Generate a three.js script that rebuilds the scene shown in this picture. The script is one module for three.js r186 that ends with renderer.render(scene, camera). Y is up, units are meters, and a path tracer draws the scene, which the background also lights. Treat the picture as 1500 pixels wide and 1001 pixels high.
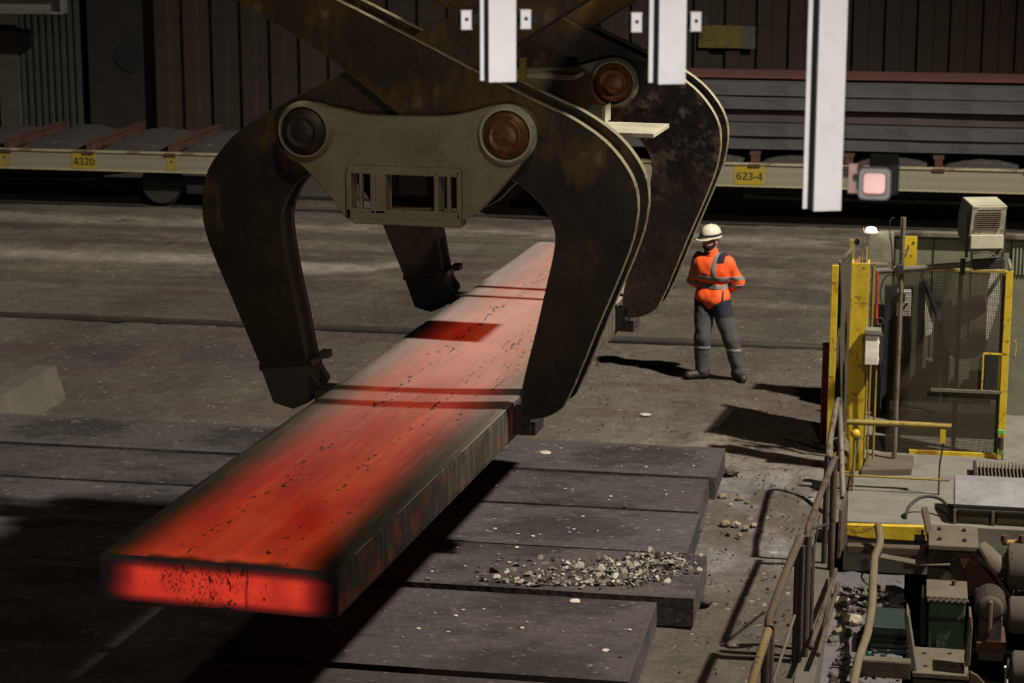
import * as THREE from 'three';
import { RoundedBoxGeometry } from 'three/addons/geometries/RoundedBoxGeometry.js';
import { mergeGeometries, mergeVertices } from 'three/addons/utils/BufferGeometryUtils.js';
import { MarchingCubes } from 'three/addons/objects/MarchingCubes.js';

// ------------------------------------------------------------------ camera, lamps, exposure
const W = 1500, H = 1001, F = 3200, CAM_H = 6.2, PITCH = Math.atan((500.5 + 220) / F), YAW = 10.4 * Math.PI / 180;
const scene = new THREE.Scene();
scene.background = new THREE.Color(0x000000);
const camera = new THREE.PerspectiveCamera(2 * Math.atan(H / 2 / F) * 180 / Math.PI, W / H, 0.1, 200);
camera.position.set(0, CAM_H, 0);
camera.rotation.order = 'YXZ';
camera.rotation.set(-PITCH, YAW, 0);
camera.focus = 14.5; camera.userData.fStop = 4.2;
camera.updateMatrixWorld();
scene.add(camera);

const renderer = new THREE.WebGLRenderer({ antialias: true });
renderer.toneMapping = THREE.LinearToneMapping;
renderer.toneMappingExposure = 1.0;
renderer.shadowMap.enabled = true;

const KEY_POS = [12.5, 21.6, -16], KEY_TO = [-1.2, 0, -25.5];
function spot(pos, to, color, intensity, angle, penumbra, name, radius = 8) {
  const l = new THREE.SpotLight(color, intensity, 0, angle * Math.PI / 180, penumbra, 2);
  l.name = name; l.position.set(...pos); l.target.position.set(...to); l.castShadow = true; l.shadow.radius = radius;
  l.shadow.mapSize.set(2048, 2048); l.shadow.bias = -0.0005;
  scene.add(l, l.target); return l;
}
spot(KEY_POS, KEY_TO, 0xfff3e2, 4400, 33, 0.45, 'high_bay_lamp_key', 17);
spot([4, 20, 5], [-1.5, 0, -22], 0xffecd0, 470, 40, 0.7, 'added_fill_lamp', 17);  // fill lamp added behind the viewer to lift the camera-facing sides
spot([0.35, 4.1, -2.6], [-0.75, 5.75, -7.2], 0xfffaf6, 44, 34, 0.6, 'added_post_fill', 3);  // unseen fill spot added to brighten the hanging posts

// ------------------------------------------------------------------ helpers
let seed = 7;
const rnd = () => { seed = (seed + 0x6d2b79f5) | 0; let t = Math.imul(seed ^ (seed >>> 15), 1 | seed); t = (t + Math.imul(t ^ (t >>> 7), 61 | t)) ^ t; return ((t ^ (t >>> 14)) >>> 0) / 4294967296; };
const rr = (a, b) => a + (b - a) * rnd();
const V = (x, y, z) => new THREE.Vector3(x, y, z);
const used = {};
function numbered(n) { const k = used[n] = (used[n] ?? -1) + 1; return k ? n + '_' + String(k).padStart(3, '0') : n; }
const shadow = (m) => { m.castShadow = true; m.receiveShadow = true; return m; };
function tag(o, label, category, group, kind) {
  if (label) o.userData.label = label; if (category) o.userData.category = category;
  if (group) o.userData.group = group; if (kind) o.userData.kind = kind; return o;
}
function thing(name, label, category, pos = [0, 0, 0], turn = 0, group) {
  const o = new THREE.Group(); o.name = numbered(name); o.position.set(...pos); o.rotation.y = turn; scene.add(o);
  return tag(o, label, category, group);
}
function norm(gs) {   // plain non-indexed position / normal / uv geometries
  return gs.map((g) => { let h = g.index ? g.toNonIndexed() : g; for (const k of Object.keys(h.attributes)) if (!['position', 'normal', 'uv', 'color'].includes(k)) h.deleteAttribute(k); if (!h.attributes.normal) h.computeVertexNormals(); return h; });
}
// uv in metres from the dominant axis of each face
function metric(g, s = 1, ox = 0, oy = 0) {
  const p = g.attributes.position, n = p.count, uv = new Float32Array(n * 2), a = V(), b = V(), c = V(), e = V();
  for (let i = 0; i < n; i += 3) {
    a.fromBufferAttribute(p, i); b.fromBufferAttribute(p, i + 1); c.fromBufferAttribute(p, i + 2);
    e.crossVectors(b.clone().sub(a), c.clone().sub(a)); const x = Math.abs(e.x), y = Math.abs(e.y), z = Math.abs(e.z);
    [a, b, c].forEach((q, k) => { const [u, v] = y >= x && y >= z ? [q.x, q.z] : x >= z ? [q.z, q.y] : [q.x, q.y]; uv[(i + k) * 2] = u * s + ox; uv[(i + k) * 2 + 1] = v * s + oy; });
  }
  g.setAttribute('uv', new THREE.BufferAttribute(uv, 2)); return g;
}
function join(gs, keepUV) {
  gs = norm(Array.isArray(gs) ? gs : [gs]);
  if (!keepUV) gs.forEach((g) => metric(g, 1, 0, 0));
  return gs.length > 1 ? mergeGeometries(gs.map((g) => { const h = new THREE.BufferGeometry(); for (const k of ['position', 'normal', 'uv']) h.setAttribute(k, g.attributes[k]); return h; })) : gs[0];
}
function part(name, gs, mat, parent, label, keepUV) {
  const m = shadow(new THREE.Mesh(join(gs, keepUV), mat)); m.name = parent && parent !== scene ? name : numbered(name);
  (parent || scene).add(m); if (label) m.userData.label = label; return m;
}
const box = (w, h, d, x = 0, y = 0, z = 0, r = 0.006) => { const g = r > 0 ? new RoundedBoxGeometry(w, h, d, 1, Math.min(r, w * .45, h * .45, d * .45)) : new THREE.BoxGeometry(w, h, d); g.translate(x, y, z); return g; };
const cyl = (r0, r1, h, n = 24) => new THREE.CylinderGeometry(r0, r1, h, n);
function rod(a, b, r, n = 10, r2) {   // straight round bar between two points
  a = V(...a); b = V(...b); const d = b.clone().sub(a), g = new THREE.CylinderGeometry(r2 ?? r, r, d.length(), n);
  g.applyQuaternion(new THREE.Quaternion().setFromUnitVectors(V(0, 1, 0), d.clone().normalize())); g.translate(...a.add(b).multiplyScalar(.5).toArray()); return g;
}
function bar(a, b, w, t, up = [0, 1, 0]) {   // straight flat bar
  a = V(...a); b = V(...b); const d = b.clone().sub(a), g = box(w, t, d.length(), 0, 0, 0, Math.min(w, t) * .15);
  const z = d.clone().normalize(), x = V(...up).cross(z).normalize(), y = z.clone().cross(x);
  g.applyMatrix4(new THREE.Matrix4().makeBasis(x, y, z)); g.translate(...a.add(b).multiplyScalar(.5).toArray()); return g;
}
const pipe = (pts, r, n = 10, seg = 24, tension = .5) => new THREE.TubeGeometry(new THREE.CatmullRomCurve3(pts.map((p) => V(...p)), false, 'catmullrom', tension), seg, r, n);
const lathe = (prof, n = 32) => new THREE.LatheGeometry(prof.map((p) => new THREE.Vector2(...p)), n);
const rx = (g, a) => g.rotateX(a), ry = (g, a) => g.rotateY(a), rz = (g, a) => g.rotateZ(a);
const shapeOf = (pts) => { const s = new THREE.Shape(); pts.forEach((p, i) => i ? s.lineTo(p[0], p[1]) : s.moveTo(p[0], p[1])); s.closePath(); return s; };
const slab2d = (shape, depth, bevel = .004, curve = 16) => new THREE.ExtrudeGeometry(shape, { depth: depth - 2 * bevel, bevelEnabled: bevel > 0, bevelSize: bevel, bevelThickness: bevel, bevelSegments: 1, bevelOffset: -bevel, curveSegments: curve }).translate(0, 0, bevel);
function smooth(pts, n = 6, closed = true) {   // rounds a traced outline
  const c = new THREE.CatmullRomCurve3(pts.map((p) => V(p[0], p[1], 0)), closed, 'centripetal'); return c.getPoints(pts.length * n).slice(0, closed ? -1 : undefined).map((p) => [p.x, p.y]);
}
// measured points: where the photograph's line of sight meets a level or an upright plane of the place
const camR = V(Math.cos(YAW), 0, -Math.sin(YAW)), camF = V(-Math.sin(YAW) * Math.cos(PITCH), -Math.sin(PITCH), -Math.cos(YAW) * Math.cos(PITCH)), camU = camR.clone().cross(camF);
const ray = (x, y) => camF.clone().addScaledVector(camR, (x - 750) / F).addScaledVector(camU, -(y - 500.5) / F);
const atY = (x, y, h = 0) => { const d = ray(x, y); return d.multiplyScalar((h - CAM_H) / d.y).add(V(0, CAM_H, 0)).toArray(); };
const atZ = (x, y, z) => { const d = ray(x, y); return d.multiplyScalar(z / d.z).add(V(0, CAM_H, 0)).toArray(); };
// a box whose front face stands at depth z over the measured corners
function faceBox(x0, y0, x1, y1, z, depth, r = .006) {
  const a = atZ(x0, y0, z), b = atZ(x1, y0, z), c = atZ(x0, y1, z);
  return box(b[0] - a[0], c[1] - a[1], depth, (a[0] + b[0]) / 2, (a[1] + c[1]) / 2, z - depth / 2, r);
}

// ------------------------------------------------------------------ textures
const P = new Uint8Array(512 * 512); for (let i = 0; i < P.length; i++) P[i] = (rnd() * 256) | 0;
function vn(x, y, per) {   // value noise, tiling every per cells
  let xi = Math.floor(x), yi = Math.floor(y); const fx = x - xi, fy = y - yi, u = fx * fx * (3 - 2 * fx), v = fy * fy * (3 - 2 * fy);
  let x0 = ((xi % per) + per) % per, y0 = ((yi % per) + per) % per, x1 = (x0 + 1) % per, y1 = (y0 + 1) % per;
  x0 &= 511; x1 &= 511; y0 = (y0 & 511) << 9; y1 = (y1 & 511) << 9;
  const a = P[y0 | x0], b = P[y0 | x1], c = P[y1 | x0], d = P[y1 | x1];
  return (a + (b - a) * u + (c - a + (a - b + d - c) * u) * v) / 255;
}
function fbm(x, y, per, oct = 4) { let s = 0, a = .5, t = 0; for (let o = 0; o < oct; o++) { s += a * vn(x + o * 17, y + o * 31, per); t += a; x *= 2; y *= 2; per *= 2; a *= .55; } return s / t; }
function N2(x, y, oct = 4) {   // free-running noise
  let s = 0, a = .5, t = 0; x += 200; y += 200;
  for (let o = 0; o < oct; o++) {
    const xi = Math.floor(x), yi = Math.floor(y), fx = x - xi, fy = y - yi, u = fx * fx * (3 - 2 * fx), v = fy * fy * (3 - 2 * fy), x0 = xi & 511, x1 = (xi + 1) & 511, y0 = (yi & 511) << 9, y1 = ((yi + 1) & 511) << 9;
    const p = P[y0 | x0], q = P[y0 | x1], r = P[y1 | x0], w = P[y1 | x1];
    s += a * (p + (q - p) * u + (r - p + (p - q + w - r) * u) * v); t += a; a *= .55; x = x * 2 + 17; y = y * 2 + 31;
  }
  return s / t / 255;
}
const st = (a, b, x) => { const t = Math.min(1, Math.max(0, (x - a) / (b - a))); return t * t * (3 - 2 * t); };
const mix = (a, b, t) => [a[0] + (b[0] - a[0]) * t, a[1] + (b[1] - a[1]) * t, a[2] + (b[2] - a[2]) * t];
const sc = (a, k) => [a[0] * k, a[1] * k, a[2] * k];
const enc = (l) => { l = l < 0 ? 0 : l > 1 ? 1 : l; return (l <= .0031308 ? 12.92 * l : 1.055 * Math.pow(l, 1 / 2.4) - .055) * 255; };
const LUT = new Uint8Array(4097); for (let i = 0; i <= 4096; i++) LUT[i] = Math.round(enc(i / 4096));
const e8 = (l) => LUT[l <= 0 ? 0 : l >= 1 ? 4096 : (l * 4096) | 0];
function tex(w, h, f, { srgb = true, rep = [1, 1], off = [0, 0], clamp } = {}) {   // f(u, v) -> linear rgb or a grey value
  const d = new Uint8Array(w * h * 4);
  for (let y = 0, i = 0; y < h; y++) for (let x = 0; x < w; x++, i += 4) {
    const c = f((x + .5) / w, (y + .5) / h);
    if (srgb) { d[i] = e8(c[0]); d[i + 1] = e8(c[1]); d[i + 2] = e8(c[2]); } else d[i] = d[i + 1] = d[i + 2] = Math.max(0, Math.min(255, c * 255));
    d[i + 3] = 255;
  }
  const t = new THREE.DataTexture(d, w, h); t.wrapS = t.wrapT = clamp ? THREE.ClampToEdgeWrapping : THREE.RepeatWrapping; t.magFilter = THREE.LinearFilter; t.minFilter = THREE.LinearMipmapLinearFilter; t.generateMipmaps = true;
  t.repeat.set(...rep); t.offset.set(...off); if (srgb) t.colorSpace = THREE.SRGBColorSpace; t.needsUpdate = true; return t;
}
const again = (t, rep, off = [0, 0]) => { const c = t.clone(); c.repeat.set(...rep); c.offset.set(...off); c.needsUpdate = true; return c; };
// grain shared by painted and bare metal: multiplies the base colour, one tile = one metre
const grainTex = tex(512, 512, (u, v) => { const a = fbm(u * 6, v * 6, 6, 5), b = fbm(u * 40 + 3, v * 40, 40, 3), k = .62 + .5 * a - .22 * st(.6, .85, b); return [k, k, k * .98]; });
const wearTex = tex(1024, 1024, (u, v) => { // paint with rust breaking through
  const a = fbm(u * 5, v * 5, 5, 6), b = fbm(u * 30, v * 30 + 9, 30, 4), r = st(.53, .66, a * .6 + b * .4), k = .75 + .4 * fbm(u * 12, v * 3, 3, 4);
  return mix([k, k, k], [.32, .2, .12], r * .8);
});
const bumpTex = tex(512, 512, (u, v) => fbm(u * 12, v * 12, 12, 6), { srgb: false });
const M = {};
const mat = (o) => new THREE.MeshStandardMaterial({ roughness: .8, ...o });
const col = (r, g, b) => new THREE.Color().setRGB(r, g, b);
const grain = (r, g, b, rough = .75, metal = 0, t = grainTex) => mat({ color: col(r, g, b), map: t, roughness: rough, metalness: metal, bumpMap: bumpTex, bumpScale: .003 });
M.yellow = grain(.5, .36, .018, .55, 0, wearTex);
M.yellowDull = grain(.24, .18, .035, .7, 0, wearTex);
M.rustPipe = grain(.06, .042, .028, .85, 0, wearTex);
M.greyPipe = grain(.12, .105, .08, .6, 0, wearTex);
M.darkSteel = grain(.022, .019, .017, .7);
M.blackVoid = grain(.01, .01, .011, .9);
M.greyGreen = grain(.14, .145, .1, .6);
M.greySheet = grain(.2, .2, .15, .6);
M.white = grain(.85, .83, .74, .5);
M.red = grain(.3, .025, .015, .6, 0, wearTex);
M.concrete = grain(.08, .073, .06, .95);
M.dust = grain(.095, .08, .058, 1);
M.rust = grain(.06, .025, .013, .9, 0, wearTex);
M.cream = grain(.3, .27, .17, .8, 0, wearTex);
M.green = grain(.045, .085, .05, .6, 0, wearTex);
M.greenDark = grain(.01, .024, .02, .6);
const galvTex = tex(256, 256, (u, v) => { const k = .9 + .16 * fbm(u * 9, v * 9, 9, 4) - .05 * st(.6, .8, fbm(u * 30, v * 30, 30, 2)); return [k, k, k]; });
M.galv = mat({ color: col(.8, .8, .82), map: galvTex, roughness: .5, metalness: .1, bumpMap: bumpTex, bumpScale: .001 });

// ------------------------------------------------------------------ the setting
function struct(name, gs, m, keepUV) { const o = part(name, gs, m, null, null, keepUV); o.name = name; o.userData.kind = 'structure'; return o; }
const FX0 = -20, FZ0 = -38, FS = 26;
const floorTex = tex(2048, 2048, (u, v) => {
  const x = FX0 + u * FS, z = FZ0 + v * FS, big = N2(x * .3, z * .2, 4), med = N2(x * 1.3, z * .7 + 40, 4), fine = N2(x * 9, z * 9, 3), grit = N2(x * 42, z * 42, 2);
  let c = mix([.05, .043, .034], [.098, .084, .066], st(.3, .72, big * .55 + med * .45));
  const streak = N2(x * .22, z * 2.6 + 11, 4);                                       // pale dust drawn out along the track
  const far = st(-28.2, -30.2, z) * (1 - st(-33.6, -35, z) * .3);
  c = mix(c, [.2, .175, .14], far * st(.42, .7, streak) * .35);
  c = mix(c, [.26, .235, .205], st(.8, .1, Math.abs(z + 32.0 - .9 * (N2(x * .35, 3, 2) - .5))) * st(.3, .55, N2(x * .8, z * 1.2, 5)) * 1.0 * (.25 + .75 * st(-4, -7.5, x)));
  c = mix(c, [.25, .225, .19], st(.75, .1, Math.abs(z + 35.3)) * st(.25, .55, N2(x * 1.1, z * 2, 4)) * .85); c = mix(c, [.17, .15, .125], st(.5, .05, Math.abs(z + 34.1 - .5 * N2(x * .3, 9, 2))) * .5 * st(.35, .6, N2(x, z * 2, 3)));
  const wet = st(1.9, .5, Math.hypot((x + .95) * .9, (z + 20.6) * .55)) * st(.3, .6, med);    // bluish scale dust by the railing
  c = mix(c, [.17, .17, .185], wet * .85);
  c = mix(c, [.15, .132, .102], st(1.6, .4, Math.hypot((x + 1.6) * .7, z + 22.4)) * st(.25, .55, med) * .85);
  const rust = st(.56, .7, N2(x * .9 + 30, z * 1.6, 4)); c = mix(c, [.06, .034, .03], rust * .5);
  const ink = st(1.6, .4, Math.hypot((x + 9.2) * .55, (z + 25.4))) * st(.35, .6, med); c = mix(c, [.03, .024, .028], ink * .8);
  const k = .55 + .6 * fine + .6 * (grit - .42); c = sc(c, k);
  const chip = N2(x * 17, z * 17 + 90, 2); if (chip > .8 && grit > .5) c = mix(c, [.3, .28, .25], .7 * st(.8, .86, chip));
  return c;
}, { clamp: true });
M.floor = mat({ map: floorTex, roughness: .95, bumpMap: again(bumpTex, [40, 40]), bumpScale: .012 });
function ground(x0, x1, z0, z1, step, level, amp) {
  const nx = Math.round((x1 - x0) / step), nz = Math.round((z1 - z0) / step), g = new THREE.PlaneGeometry(x1 - x0, z1 - z0, nx, nz); g.rotateX(-Math.PI / 2); g.translate((x0 + x1) / 2, level, (z0 + z1) / 2);
  const p = g.attributes.position, uv = g.attributes.uv;
  for (let i = 0; i < p.count; i++) {
    const x = p.getX(i), z = p.getZ(i), b = st(-28, -31, z);
    p.setY(i, level + amp * ((N2(x * 1.1, z * 1.6) - .5) * (1 + .6 * b) + (N2(x * 5, z * 5, 2) - .5) * .5));
    uv.setXY(i, (x - FX0) / FS, (z - FZ0) / FS);
  }
  g.computeVertexNormals(); return g.toNonIndexed();
}
struct('floor', [ground(-21, -.62, -38, -11, .1, -.01, .05), ground(-.62, 8, -38, -20.02, .1, -.01, .05)], M.floor, true);
M.floorOuter = mat({ color: col(.06, .052, .042), map: grainTex, roughness: .95 });
struct('floor_outer', [box(40, .4, 52, -41, -.24, -17, 0), box(19, .4, 52, 17.5, -.24, -17, 0), box(29, .4, 20, -6.5, -.24, -1, 0), box(29, .4, 5, -6.5, -.24, -40.5, 0), box(90, .3, 54, -16, -1.9, -17, 0)], M.floorOuter);
M.pit = mat({ color: col(.085, .082, .085), map: wearTex, roughness: .95, bumpMap: again(bumpTex, [2, 2]), bumpScale: .02 });
const pitG = ground(-.62, .1, -20.02, -11, .08, -.5, .14); metric(pitG, .6);
struct('floor_pit', [pitG], M.pit, true);
struct('trim_1', [box(.16, .62, 9.2, -.64, -.3, -15.6, .01)], M.concrete);          // concrete lip between yard and pit
// back wall: one steel sheet per rib
const wallBack = new THREE.Group(); wallBack.name = 'wall_back'; wallBack.userData.kind = 'structure'; scene.add(wallBack);
const sheetTex = tex(256, 1024, (u, v) => { const a = fbm(u * 4, v * 6, 4, 4), d = fbm(u * 14, v * 2, 2, 4); return sc([1, 1, 1], .55 + .5 * a + .3 * (d - .5)); });
const sheetMats = [[.036, .021, .014], [.03, .019, .013], [.026, .02, .014], [.04, .022, .015]].map((c) => mat({ color: col(...c), map: sheetTex, roughness: .85 }));
const ribShape = shapeOf([[0, 0], [.06, 0], [.1, -.1], [.36, -.1], [.4, 0], [.6, 0], [.6, .02], [0, .02]]);
const ribGeo = slab2d(ribShape, 9, 0).rotateX(-Math.PI / 2).translate(0, 0, 0);
for (let i = 0; i < 46; i++) { const m = part('cladding_sheet', [ribGeo.clone()], sheetMats[(i * 7 + (i >> 2)) % 4], wallBack); m.position.set(-15.05 + i * .6, -.1, -42); }
// finer grey-green sheets and the concrete pier at the far left
const fine = shapeOf([[0, 0], [.03, 0], [.05, -.06], [.095, -.06], [.115, 0], [.145, 0], [.145, .02], [0, .02]]), fineGeo = slab2d(fine, 9, 0).rotateX(-Math.PI / 2);
M.sheetGreen = mat({ color: col(.042, .05, .046), map: sheetTex, roughness: .7 });
for (let i = 0; i < 9; i++) { const m = part('narrow_sheet', [fineGeo.clone()], M.sheetGreen, wallBack); m.position.set(-17.79 + i * .146, -.1, -41.8); }
part('doorway_panel', [box(1.5, 9, .1, -15.75, 4.4, -42.3, 0)], mat({ color: col(.02, .018, .013), map: grainTex }), wallBack, 'dark recessed doorway');
part('dark_blotch', [slab2d(shapeOf(smooth([[-.34, -.1], [-.1, .3], [.16, .42], [.1, .1], [.3, -.05], [.1, -.4], [-.15, -.35]], 4)), .02, 0).translate(-15.6, 2.2, -42.24)], M.blackVoid, wallBack, 'black blotch');  // irregular black blotch on the recessed panel
part('concrete_pier', [box(.42, 9, .5, -17.98, 4.4, -41.9, .01), box(6, 9, .3, -21.2, 4.4, -42.1, .01)], mat({ color: col(.075, .067, .052), map: grainTex, roughness: .95 }), wallBack, 'pale concrete pier');
part('upper_wall', [box(84, 16, .4, -18, 16.3, -42.3, 0), box(20, 9, .3, -34, 4.4, -42.4, 0)], M.floorOuter, wallBack);
M.hall = mat({ color: col(.03, .026, .02), map: grainTex, roughness: .9 });
struct('wall_left', [box(.4, 26, 52, -44, 12, -17, 0)], M.hall);
struct('wall_right', [box(.4, 26, 52, 26, 12, -17, 0)], M.hall);
struct('wall_front', [box(70.4, 26, .4, -9, 12, 9, 0)], M.hall);
struct('ceiling', [box(71, .4, 53, -9, 24.5, -17, 0)], M.hall);

// hall key lamp and an added fill lamp: a spun reflector with a glowing lens, each with its own light just below
M.lens = mat({ color: col(.9, .88, .8), emissive: col(1, .93, .78), emissiveIntensity: 6 });
function highBay(pos, to, label) {
  const t = thing('high_bay_lamp', label, 'lamp', pos);
  const q = new THREE.Quaternion().setFromUnitVectors(V(0, -1, 0), V(...to).sub(V(...pos)).normalize()); t.quaternion.copy(q);
  part('reflector', lathe([[.05, .75], [.16, .72], [.2, .5], [.46, .12], [.47, .1], [.44, .1], [.18, .48], [.1, .5]], 32), M.galv, t);
  part('lens', cyl(.4, .4, .02, 32).translate(0, .2, 0), M.lens, t, 'glowing lens');
  part('hanger', rod([0, .7, 0], [0, 1.5, 0], .03), M.greyPipe, t);
}
highBay(KEY_POS, KEY_TO, 'high bay lamp under the roof above the pit side');
highBay([4, 20, 5], [-1.5, 0, -22], 'added fill lamp under the roof behind the viewer');

// ------------------------------------------------------------------ the glowing slab on the tongs
const S0 = V(-4.172, 2.55, -10.536), SA = V(.07098, 0, -.99748), SU = V(.99748, 0, .07098), STURN = -Math.asin(.07098), SW = 1.34, ST = .266, SL = 9.75;
const slabAt = (u, v, d) => S0.clone().addScaledVector(SA, d).addScaledVector(SU, u).setY(v).toArray();
// crust: 1 where black scale covers the glow. x across (m), y along or up (m)
const crack = (x, y) => {
  const f1 = N2(x * 46, y * 15, 3), f2 = N2(x * 5 + 7, y * .55, 3), band = st(.12, .0, Math.abs(x - .46 - .05 * (N2(3, y * .8, 2) - .5))) + st(.1, 0, Math.abs(x - .86)) * .8 + st(.14, 0, Math.abs(x - 1.08)) * .5;
  return st(.64, .71, f1 * .62 + f2 * .2 + band * .14 + .03);
};
const AW = 2048, AH = 1024;     // atlas rows: top 0-.56, end face .58-.8, long sides .82-.96
function hot(u, v) {
  let c, glow = 0, base;
  if (v < .57) {
    const y = u * SL, x = v / .56 * SW, e = Math.min(x + .03 * (N2(y * 1.5, 5, 2) - .5), SW - x), edge = st(.06, .40, e + .05 * (N2(x * 3, y * .9, 3) - .5)), grow = st(.2, .03, y) * .6;
    const warm = Math.max(edge, 0), line = N2(x * 16, y * .35, 4), blot = N2(x * 3.4, y * 1.1 + 9, 4);
    glow = warm * (.62 + .42 * line + .35 * (blot - .5)) * (1.02 - .06 * Math.min(y, 7)) + grow * warm * .3;
    const lip = st(.045 + .07 * N2(x * 12, 3, 3), .012, y) * st(.3, .44, N2(x * 9, 4, 3)) * st(1.2, 1, x) * st(.12, .3, x), cr = Math.max(crack(x, y), lip);
    glow *= 1 - .93 * cr;
    const pale = N2(x * 4, y * .8 + 60, 4), scratch = st(.6, .72, N2(x * 60, y * 3, 2));
    base = mix([.06, .052, .038], [.24, .19, .17], st(.3, .7, pale) * .3 * st(1, 4, y) + .7 * st(2, 6, y)); base = mix(base, [.03, .026, .024], cr * .8); base = mix(base, [.3, .27, .24], scratch * .12); base = mix(base, [.34, .33, .27], st(SW - .018, SW - .008, x) * st(.35, .6, N2(y * 4, 2, 3)));  // far-end lamp sheen and right-edge highlight are painted into the base
    const hue = st(.35, .75, blot); c = mix([.33, .0125, .004], [.38, .031, .008], hue); c = sc(c, glow);
  } else if (v < .81) {
    const x = u * 1.5, y = (v - .58) / .22 * ST, ex = Math.min(x, SW - x), ey = Math.min(y + .02, ST - y), qx = Math.max(0, .25 - ex - .05 * (N2(x * 2, y * 6, 2) - .5)) / .23, qy = Math.max(0, .085 - Math.min(y + .02, ST - y - .012)) / .085, wx = st(1.02, .05, Math.sqrt(qx * qx + qy * qy)), wy = st(1.25, .3, qy);
    const drip = N2(x * 26, y * 3, 3), spec = N2(x * 70, y * 26, 3), mid = st(.25, .0, Math.abs(x - .7 + .25 * (y - .13))) * .09 + st(.1, .2, y) * .03, dots = N2(x * 150, y * 75, 2), area = st(.4, .62, N2(x * 5, y * 4 + 20, 3) * .7 + st(.42, .0, Math.abs(x - .62)) * .3), cr = Math.max(st(.66, .735, spec * .62 + drip * .3 + mid), st(.6, .7, dots) * area * .8) * st(.06, .25, ex);
    const seam = st(.012, .003, Math.abs(x - .835 - .02 * (N2(4, y * 20, 2) - .5))) * .6;
    glow = wx * wy * (.8 + .4 * N2(x * 8, y * 4 + 5, 3)); const core = wx * wx * wy;
    c = sc(mix([.24, .007, .006], [.62, .034, .014], core * (.35 + .8 * N2(x * 9, y * 7, 3))), glow * (1 - .92 * cr) * (1 - seam)); base = mix([.045, .037, .048], [.02, .018, .02], cr);
  } else {
    const y = u * SL, z = (v - .82) / .14 * ST, a = N2(y * 5, z * 4, 5), b = N2(y * 26, z * 3 + 8, 4), s = N2(y * 2.2, z * 12, 4);
    const hotp = st(.44, .66, a) * st(0, .05, z) * st(ST, ST - .09, z) * (1 - .35 * st(0, 6, y));
    c = sc([.03, .0025, .002], hotp * (.5 + b)); base = mix([.05, .042, .033], [.13, .12, .1], st(.42, .75, b) * .7 + .3 * st(.5, .8, s)); base = mix(base, [.1, .04, .03], hotp * .45);
    base = mix(base, [.3, .29, .24], st(.02, .004, z) * .7 * st(.35, .6, b));
  }
  return [c, base];
}
const bases = []; const hotE = tex(AW, AH, (u, v) => { const h = hot(u, v); bases.push(h[1]); return h[0]; }, { clamp: true });
let bi = 0; const hotC = tex(AW, AH, () => bases[bi++], { clamp: true });
M.hot = mat({ map: hotC, emissive: col(1, 1, 1), emissiveMap: hotE, emissiveIntensity: 1.0, roughness: .62, bumpMap: again(bumpTex, [9, 3]), bumpScale: .002 });
{
  const g0 = new THREE.BoxGeometry(SW, ST, SL, 28, 6, 120); g0.translate(SW / 2, -ST / 2, -SL / 2);
  const p = g0.attributes.position, q = V();
  for (let i = 0; i < p.count; i++) {   // rolled edges slightly uneven, cropped end a little ragged
    q.fromBufferAttribute(p, i); const x = q.x, z = -q.z, top = q.y > -.001, bot = q.y < -ST + .001, sideL = x < .001, sideR = x > SW - .001;
    let nx = x, ny = q.y, nz = z;
    if ((top || bot) && (sideL || sideR)) { nx += (sideL ? 1 : -1) * .008; ny += (top ? -1 : 1) * .008; }
    if (z < .001 && top) { nz += .006 + .01 * N2(x * 9, 2, 3); ny -= .006 + .008 * N2(x * 14, 8, 3); }
    if (z < .001 && bot) { ny += .012 * (N2(x * 5, 4, 3) - .4); if (Math.abs(x - .71) < .03) ny += .016; }
    if (top) ny += .004 * (N2(x * 3, z * 2, 2) - .5); if (sideR && !top && !bot) nx += .008 * (N2(z * 3, q.y * 8, 2) - .5);
    p.setXYZ(i, nx, ny, -nz);
  }
  const g = g0.toNonIndexed(), pp = g.attributes.position, uv = g.attributes.uv, a = V(), b = V(), c = V(), e = V(); g.computeVertexNormals();
  for (let i = 0; i < pp.count; i += 3) {
    a.fromBufferAttribute(pp, i); b.fromBufferAttribute(pp, i + 1); c.fromBufferAttribute(pp, i + 2); e.crossVectors(b.clone().sub(a), c.clone().sub(a)).normalize();
    [a, b, c].forEach((t, k) => {
      if (Math.abs(e.y) > .6) uv.setXY(i + k, Math.max(0, -t.z) / SL, Math.min(.56, Math.max(0, t.x / SW * .56)));
      else if (Math.abs(e.z) > .6) uv.setXY(i + k, t.x / 1.5, .58 + .22 * Math.min(1, Math.max(0, (t.y + ST) / ST)));
      else uv.setXY(i + k, Math.max(0, -t.z) / SL, .82 + .14 * Math.min(1, Math.max(0, (t.y + ST) / ST)));
    });
  }
  const t = part('hot_steel_slab', [g], M.hot, null, null, true); t.position.copy(S0); t.rotation.y = STURN;
  tag(t, 'long glowing red hot steel slab held in the crane tongs', 'steel slab');
}

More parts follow.
